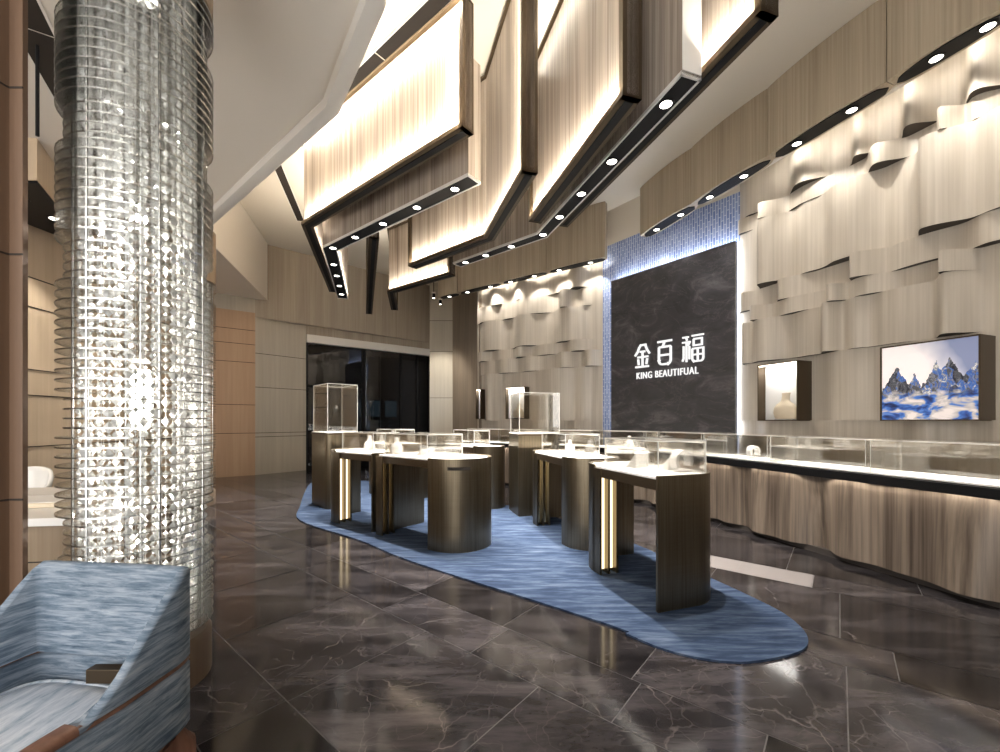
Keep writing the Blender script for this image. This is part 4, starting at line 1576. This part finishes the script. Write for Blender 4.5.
def crystal_column(c, label, group='crystal columns'):
    root = thing('crystal_column', label, 'light column', (c[0], c[1], 0), 0, group, 'thing')
    R = .30
    MB().lathe([(0, 0), (R, 0), (R, CZ0 - .02), (R - .015, CZ0), (0, CZ0)], 48).build('base', M['base_wood'], root, 40)
    MB().lathe([(0, CZ1 + .02), (R, CZ1 + .02), (R + .005, CZ1 + .04), (R + .005, SH - .001), (0, SH - .001)], 48).build('cap', M['desk_wood'], root, 40)
    MB().lathe([(0, CZ1), (R - .05, CZ1), (R - .05, CZ1 + .02), (0, CZ1 + .02)], 40).build('top_plate', M['chrome'], root, 40)
    # acrylic rings in groups of two diameters
    me = {}
    z = CZ0 + .05
    k = 0
    pat = [10, 4, 9, 4, 12, 4, 10, 4]
    gi, left = 0, pat[0]
    big = True
    while z < CZ1 - .02:
        ro, ri = (R + .005, .235) if big else (R - .022, .22)
        key = big
        if key not in me:
            mb = MB()
            mb.lathe([(ro, 0), (ro, .008), (ri, .008), (ri, 0)], 44, closed=True)
            o = mb.build('acrylic_ring', M['acrylic'], root, 40)
            # bright polished rim of the disc
            e = MB().lathe([(ro + .0015, .0005), (ro + .0015, .0075), (ro - .0015, .0075), (ro - .0015, .0005)], 44, closed=True).build('polished_rim', M['rim'], o, 40)
            me[key] = (o, e)
            o.location = (0, 0, z)
        else:
            o, e = me[key]
            o2 = o.copy(); COL.objects.link(o2); o2.parent = root; o2.location = (0, 0, z)
            e2 = e.copy(); COL.objects.link(e2); e2.parent = o2
        z += .0445
        left -= 1
        if left == 0:
            gi = (gi + 1) % len(pat); left = pat[gi]; big = not big
    # bead strings of cut crystal
    rnd = random.Random(3)

    def string_mesh(seed, big):
        r2 = random.Random(seed)
        mb = MB()
        z = CZ0 + .03
        while z < CZ1 - .02:
            s = r2.choice((.007, .009, .012)) if not big else r2.choice((.012, .017, .022))
            hgt = s * 1.35
            a0 = r2.uniform(0, PI)
            top = mb.bm.verts.new((0, 0, z + hgt)); bot = mb.bm.verts.new((0, 0, z - hgt))
            rg = [mb.bm.verts.new((s * math.cos(a0 + PI / 2 * q), s * math.sin(a0 + PI / 2 * q), z)) for q in range(4)]
            for q in range(4):
                mb.bm.faces.new((rg[q], rg[(q + 1) % 4], top)); mb.bm.faces.new((rg[(q + 1) % 4], rg[q], bot))
            z += hgt * 2 + r2.choice((.008, .016, .030))
        # wire
        for q in range(2):
            a, b = [(-.0008, 0), (0, -.0008)][q], [(.0008, 0), (0, .0008)][q]
            vs = [mb.bm.verts.new((p[0], p[1], zz)) for zz in (CZ0, CZ1) for p in (a, b)]
            mb.bm.faces.new((vs[0], vs[1], vs[3], vs[2]))
        return mb
    protos = [string_mesh(20 + i, i % 2 == 0).build('bead_string', M['crystal'], root) for i in range(6)]
    ns = 46
    for i in range(ns):
        a = 2 * PI * (i + rnd.uniform(-.2, .2)) / ns
        rad = .228 - (.07 if i % 3 == 1 else 0) - (.03 if i % 4 == 2 else 0)
        o = protos[i] if i < len(protos) else protos[i % len(protos)].copy()
        if i >= len(protos): COL.objects.link(o); o.parent = root
        o.location = (rad * math.cos(a), rad * math.sin(a), 0)
        o.rotation_euler = (0, 0, rnd.uniform(0, 6))
    for i in range(6):
        a = 2 * PI * i / 6 + .45
        MB().tube([(.262 * math.cos(a), .262 * math.sin(a), CZ0), (.262 * math.cos(a), .262 * math.sin(a), CZ1)], .006, 8).build('support_rod', M['chrome'], root, 60)
    MB().tube([(0, 0, CZ0), (0, 0, CZ1)], .012, 8).build('core_rod', M['chrome'], root, 60)
    # added glowing globe on the core, brightening the beads
    MB().lathe([(0, 1.30), (.028, 1.31), (.045, 1.36), (.045, 1.56), (.028, 1.61), (0, 1.62)], 20).build('inner_lamp', M['core_lamp'], root, 60)
    MB().lathe([(.05, CZ1 - .012), (.07, CZ1 - .012), (.07, CZ1), (.05, CZ1)], 24, closed=True).build('top_lamp', M['lamp'], root, 60)
    return root


M['base_wood'] = grain_wood('column_base_veneer', (.085, .06, .04), (.14, .10, .07), .5, 20, 4)
M['rim'] = make_glass('acrylic_edge', (.95, .96, .95), .6, .15, .22)
M['core_lamp'] = emit('core_lamp', (1, .93, .82), 14)
C1 = (-1.852, 2.127)
C2 = (-4.92, 6.6)
col1 = crystal_column(C1, 'large column of clear acrylic rings and crystal strings directly behind the blue armchair')
col2 = dup_tree(col1)
col2.location = (C2[0], C2[1], 0)
col2['label'] = 'second crystal column, mostly hidden behind the large one, in front of the tan wall'
for c in (C1, C2):
    for z, pw in ((1.46, 50), (.85, 22), (2.2, 34)):  # unseen point lights added at several heights to whiten the beads
        l = bpy.data.lights.new('column_light', 'POINT'); l.energy = pw; l.color = (1, .95, .87); l.shadow_soft_size = .02
        o = bpy.data.objects.new('column_light', l); COL.objects.link(o); o.location = (c[0], c[1], z)
    spot_light((c[0], c[1], CZ1 - .03), (c[0], c[1], 0), 160, 26, .7, (1, .97, .92), .08)

# ------------------------------------------------------------------ pillar beside the armchair
pw = thing('pillar_wood', 'brown veneered pillar with horizontal joints beside the reception desk', 'pillar', (0, 0, 0), 0, None, 'structure')
px_, py_ = -2.005, 1.72
n = 10
poly = [(px_ - .60, py_ - .10), (px_ - .20, py_ - .13)] + [(px_ - .20 + .14 * math.sin(PI / 2 * k / n), py_ - .13 + .13 * (1 - math.cos(PI / 2 * k / n))) for k in range(1, n + 1)] + [(px_ - .055, py_ + .01), (px_, py_ + .01), (px_, py_ + .03), (px_ - .6, py_ + .5)]
MB().prism(poly, 0, SH).build('pillar_body', M['pillar_wood'], pw, 40)
mb = MB()
for z in (.55, 1.02, 2.05, 2.75):
    q = [Vector(p) for p in poly[:len(poly) - 2]]
    mb.ribbon([(p.x + .001, p.y - .002) for p in q], .004, z - .004, z + .004)
mb.build('joint_line', M['joint'], pw)

# ------------------------------------------------------------------ reception desk and chair behind
dk = thing('reception_desk', 'white topped reception desk with wood front behind the crystal column', 'desk', (-2.15, 2.45, 0), 0)
fv, bv = Vector((-.93, -.12)), Vector((-.55, .80))
c0 = Vector((-.12, .16))
poly = [c0, c0 + bv * 1.55, c0 + bv * 1.55 + fv * 1.9, c0 + fv * 1.9]
MB().prism(poly, .70, .75).build('desk_top', M['white_gloss'], dk, bevel=.004)
cc = sum(poly, Vector((0, 0))) / 4
MB().prism([cc + (p - cc) * .965 for p in poly], .0, .70).build('desk_body', M['desk_wood'], dk)
mb = MB()
pi_ = [cc + (p - cc) * .967 for p in poly]
mb.prism(pi_, .47, .478)
mb.build('joint_line', M['joint'], dk)
# white upright and two low stacked trays on top
pad = thing('desk_tray', 'flat cream tray lying on the white reception desk', 'tray', (-3.35, 3.0, .751), .2)
MB().box((-.3, -.2, 0), (.3, .2, .03)).build('tray_body', M['cushion'], pad, bevel=.006)
MB().box((-.27, -.17, .03), (.27, .17, .034)).build('tray_liner', M['white_top'], pad)


def shell_chair(loc, rz, label):
    root = thing('tub_chair', label, 'chair', loc, rz)
    mb = MB()
    rows = []
    for z, r, o in ((.42, .20, 0), (.50, .25, 0), (.65, .28, .02), (.80, .29, .04), (.86, .28, .05)):
        rr = []
        for k in range(19):
            a = math.radians(-20 + 220 * k / 18)
            zz = z if z < .6 else .55 + (z - .55) * (.35 + .65 * max(0, math.sin(a)) ** .6)
            rr.append((r * math.cos(a), r * math.sin(a) + o, zz))
        rows.append(rr)
    mb.grid(rows)
    o = mb.build('shell', M['white_gloss'], root, 60)
    m = o.modifiers.new('thick', 'SOLIDIFY'); m.thickness = .03
    MB().lathe([(0, .40), (.24, .40), (.25, .44), (.22, .47), (0, .475)], 24).build('seat', M['white_gloss'], root, 50)
    for k in range(4):
        a = PI / 4 + PI / 2 * k
        MB().tube([(.16 * math.cos(a), .16 * math.sin(a), .40), (.24 * math.cos(a), .24 * math.sin(a), 0)], [.016, .011], 8).build('leg', M['chair_wood'], root, 60)
    return root


shell_chair((-4.95, 4.15, 0), .3, 'white tub chair standing behind the reception desk')

# ------------------------------------------------------------------ armchair
ac = thing('armchair', 'blue and white woven armchair with walnut rail beside the crystal column', 'armchair', (-1.36, 1.10, 0), math.radians(0))
# local frame: x to the side, y towards the back; back wall at y=.30, front at y=-.42
# plan: wraps left arm - back - right arm; height falls from the back to the arm fronts
OUT = [(-.285, -.44), (-.30, -.20), (-.305, .05), (-.295, .20), (-.272, .31), (-.25, .348), (-.22, .358), (0, .335), (.16, .318), (.312, .296), (.328, .24), (.315, .05), (.285, -.10), (.265, -.30), (.255, -.44)]


def resample(pts, n):
    P_ = [Vector(p) for p in pts]
    ac_ = [0]
    for a, b in zip(P_, P_[1:]): ac_.append(ac_[-1] + (b - a).length)
    out = []
    for i in range(n + 1):
        s = ac_[-1] * i / n
        k = max(j for j, a in enumerate(ac_) if a <= s + 1e-9); k = min(k, len(P_) - 2)
        out.append(P_[k].lerp(P_[k + 1], (s - ac_[k]) / (ac_[k + 1] - ac_[k])))
    return out


RP = resample(OUT, 60)


def arm_height(p):
    t = (p.y + .0) / .27
    if p.x < -.2: h = max(.555, .862 - max(0, .345 - p.y) * 1.25)
    elif p.y > .285: h = .862
    else:
        k = max(0, min(1, (p.y + .06) / .345))
        h = .555 + (.862 - .555) * (.55 * k + .45 * k * k * (3 - 2 * k))
    return h


def wrap(points, hfun, z0, th, taper=.02):
    rows = []
    n = len(points)
    for i, p in enumerate(points):
        a = points[max(i - 1, 0)]; b = points[min(i + 1, n - 1)]
        t = (b - a).normalized()
        inn = Vector((t.y, -t.x))        # towards the seat
        h = hfun(p)
        q = p + inn * th
        r = .012
        rows.append([(p.x, p.y, z0), (p.x, p.y, h - r), (p.x + inn.x * r * .4, p.y + inn.y * r * .4, h - r * .3), (p.x + inn.x * r, p.y + inn.y * r, h),
                     (q.x - inn.x * r, q.y - inn.y * r, h), (q.x - inn.x * r * .4, q.y - inn.y * r * .4, h - r * .3), (q.x, q.y, h - r), (q.x + inn.x * taper, q.y + inn.y * taper, z0)])
    mb = MB()
    vs = mb.grid(rows, True)
    mb.bm.faces.new(vs[0]); mb.bm.faces.new(list(reversed(vs[-1])))
    return mb


up = [p for p in RP if p.y > -.06]
wrap(up, arm_height, .565, .034, .02).build('upper_shell', M['fabric'], ac, 60)
wrap(RP, lambda p: .553, .345, .036, .0).build('lower_shell', M['fabric_dark'] if 'fabric_dark' in M else M['fabric'], ac, 60)
# walnut rail between the two shells, exposed as armrest towards the front
wrap(RP, lambda p: .566, .552, .033, .0).build('walnut_rail', M['chair_wood'], ac, 60)
fr_l = [p for p in RP if p.y <= -.03 and p.x > 0]
wrap(fr_l, lambda p: .575, .553, .06, .0).build('armrest', M['chair_wood'], ac, 60)
fr_r = [p for p in RP if p.y <= -.03 and p.x < 0]
wrap(fr_r, lambda p: .575, .553, .06, .0).build('armrest', M['chair_wood'], ac, 60)
# seat cushion
mb = MB()
sp = smooth_closed([(-.245, -.44), (-.255, -.1), (-.25, .17), (-.19, .285), (0, .275), (.15, .24), (.245, .20), (.25, .05), (.215, -.12), (.20, -.44)], 5)
cx = sum(sp, Vector((0, 0))) / len(sp)
rows = []
for z, k in ((.36, .98), (.44, 1.0), (.465, .985), (.478, .94), (.486, .80), (.49, .4)):
    rows.append([((cx + (p - cx) * k).x, (cx + (p - cx) * k).y, z) for p in sp])
vs = mb.grid(rows, True)
mb.bm.faces.new(vs[-1]); mb.bm.faces.new(list(reversed(vs[0])))
mb.build('seat_cushion', M['seat_fabric'], ac, 60)
mb = MB()
mb.tube([((cx + (p - cx) * .97).x, (cx + (p - cx) * .97).y, .476) for p in sp] + [((cx + (sp[0] - cx) * .97).x, (cx + (sp[0] - cx) * .97).y, .476)], .006, 6)
mb.build('piping', M['seat_fabric'], ac, 60)
MB().box((.02, .232, .50), (.17, .266, .545)).build('label_plate', M['bronze'], ac, bevel=.002)
for sx_, sy_ in ((.29, .25), (-.25, .25), (.23, -.38), (-.26, -.38)):
    q = 1.18
    MB().tube([(sx_ * .95, sy_ * .95, .32), (sx_ * 1.03, sy_ * 1.05, .28), (sx_ * 1.12, sy_ * 1.15, 0)], [.05, .046, .02], 12).build('leg', M['chair_wood'], ac, 60)
MB().prism([(x * .9, y * .9) for x, y in OUT], .25, .36).build('seat_base', M['chair_wood'], ac)

# ------------------------------------------------------------------ ceiling spotlights
def track_spot(loc, label):
    root = thing('ceiling_spotlight', label, 'spotlight', loc, 0, 'small ceiling spotlights')
    MB().box((-.05, -.05, -.03), (.05, .05, 0)).build('mount_plate', M['white_trim'], root, bevel=.004)
    MB().lathe([(0, -.04), (.04, -.04), (.045, -.16), (.0, -.16)], 16).build('can', M['black'], root, 40)
    MB().disc((0, 0, -.161), .036, (1, 0, 0), (0, -1, 0)).build('lens', M['lamp'], root, recalc=False)
    return root


for (x, y), lab in (((-1.85, 11.5), 'twin black spotlight near the corner pillar'), ((-1.75, 12.1), 'second black spotlight by the corner pillar, closer to the storefront')):
    o = track_spot((x, y, CEIL - .90 + .0), lab)
    MB().tube([(0, 0, 0), (0, 0, .89)], .012, 8).build('stem', M['black'], o)
    spot_light((x, y, CEIL - 1.1), (x - .2, 13.3, 1.5), 120, 60, .6)

# ------------------------------------------------------------------ room lamps and daylight from the open shop front
w = bpy.data.worlds.new('world')
S.world = w
w.use_nodes = True
bg = w.node_tree.nodes['Background']
bg.inputs[0].default_value = (1, .975, .94, 1)
bg.inputs[1].default_value = 3.2

S.view_settings.view_transform = 'Standard'
S.view_settings.look = 'None'
S.view_settings.gamma = 1
S.view_settings.use_curve_mapping = False
S.view_settings.exposure = 0.55
cy = S.cycles
cy.max_bounces = 10
cy.diffuse_bounces = 4
cy.glossy_bounces = 4
cy.transmission_bounces = 8
cy.transparent_max_bounces = 48
cy.sample_clamp_indirect = 6
cy.use_denoising = True
cy.caustics_reflective = False
cy.caustics_refractive = False
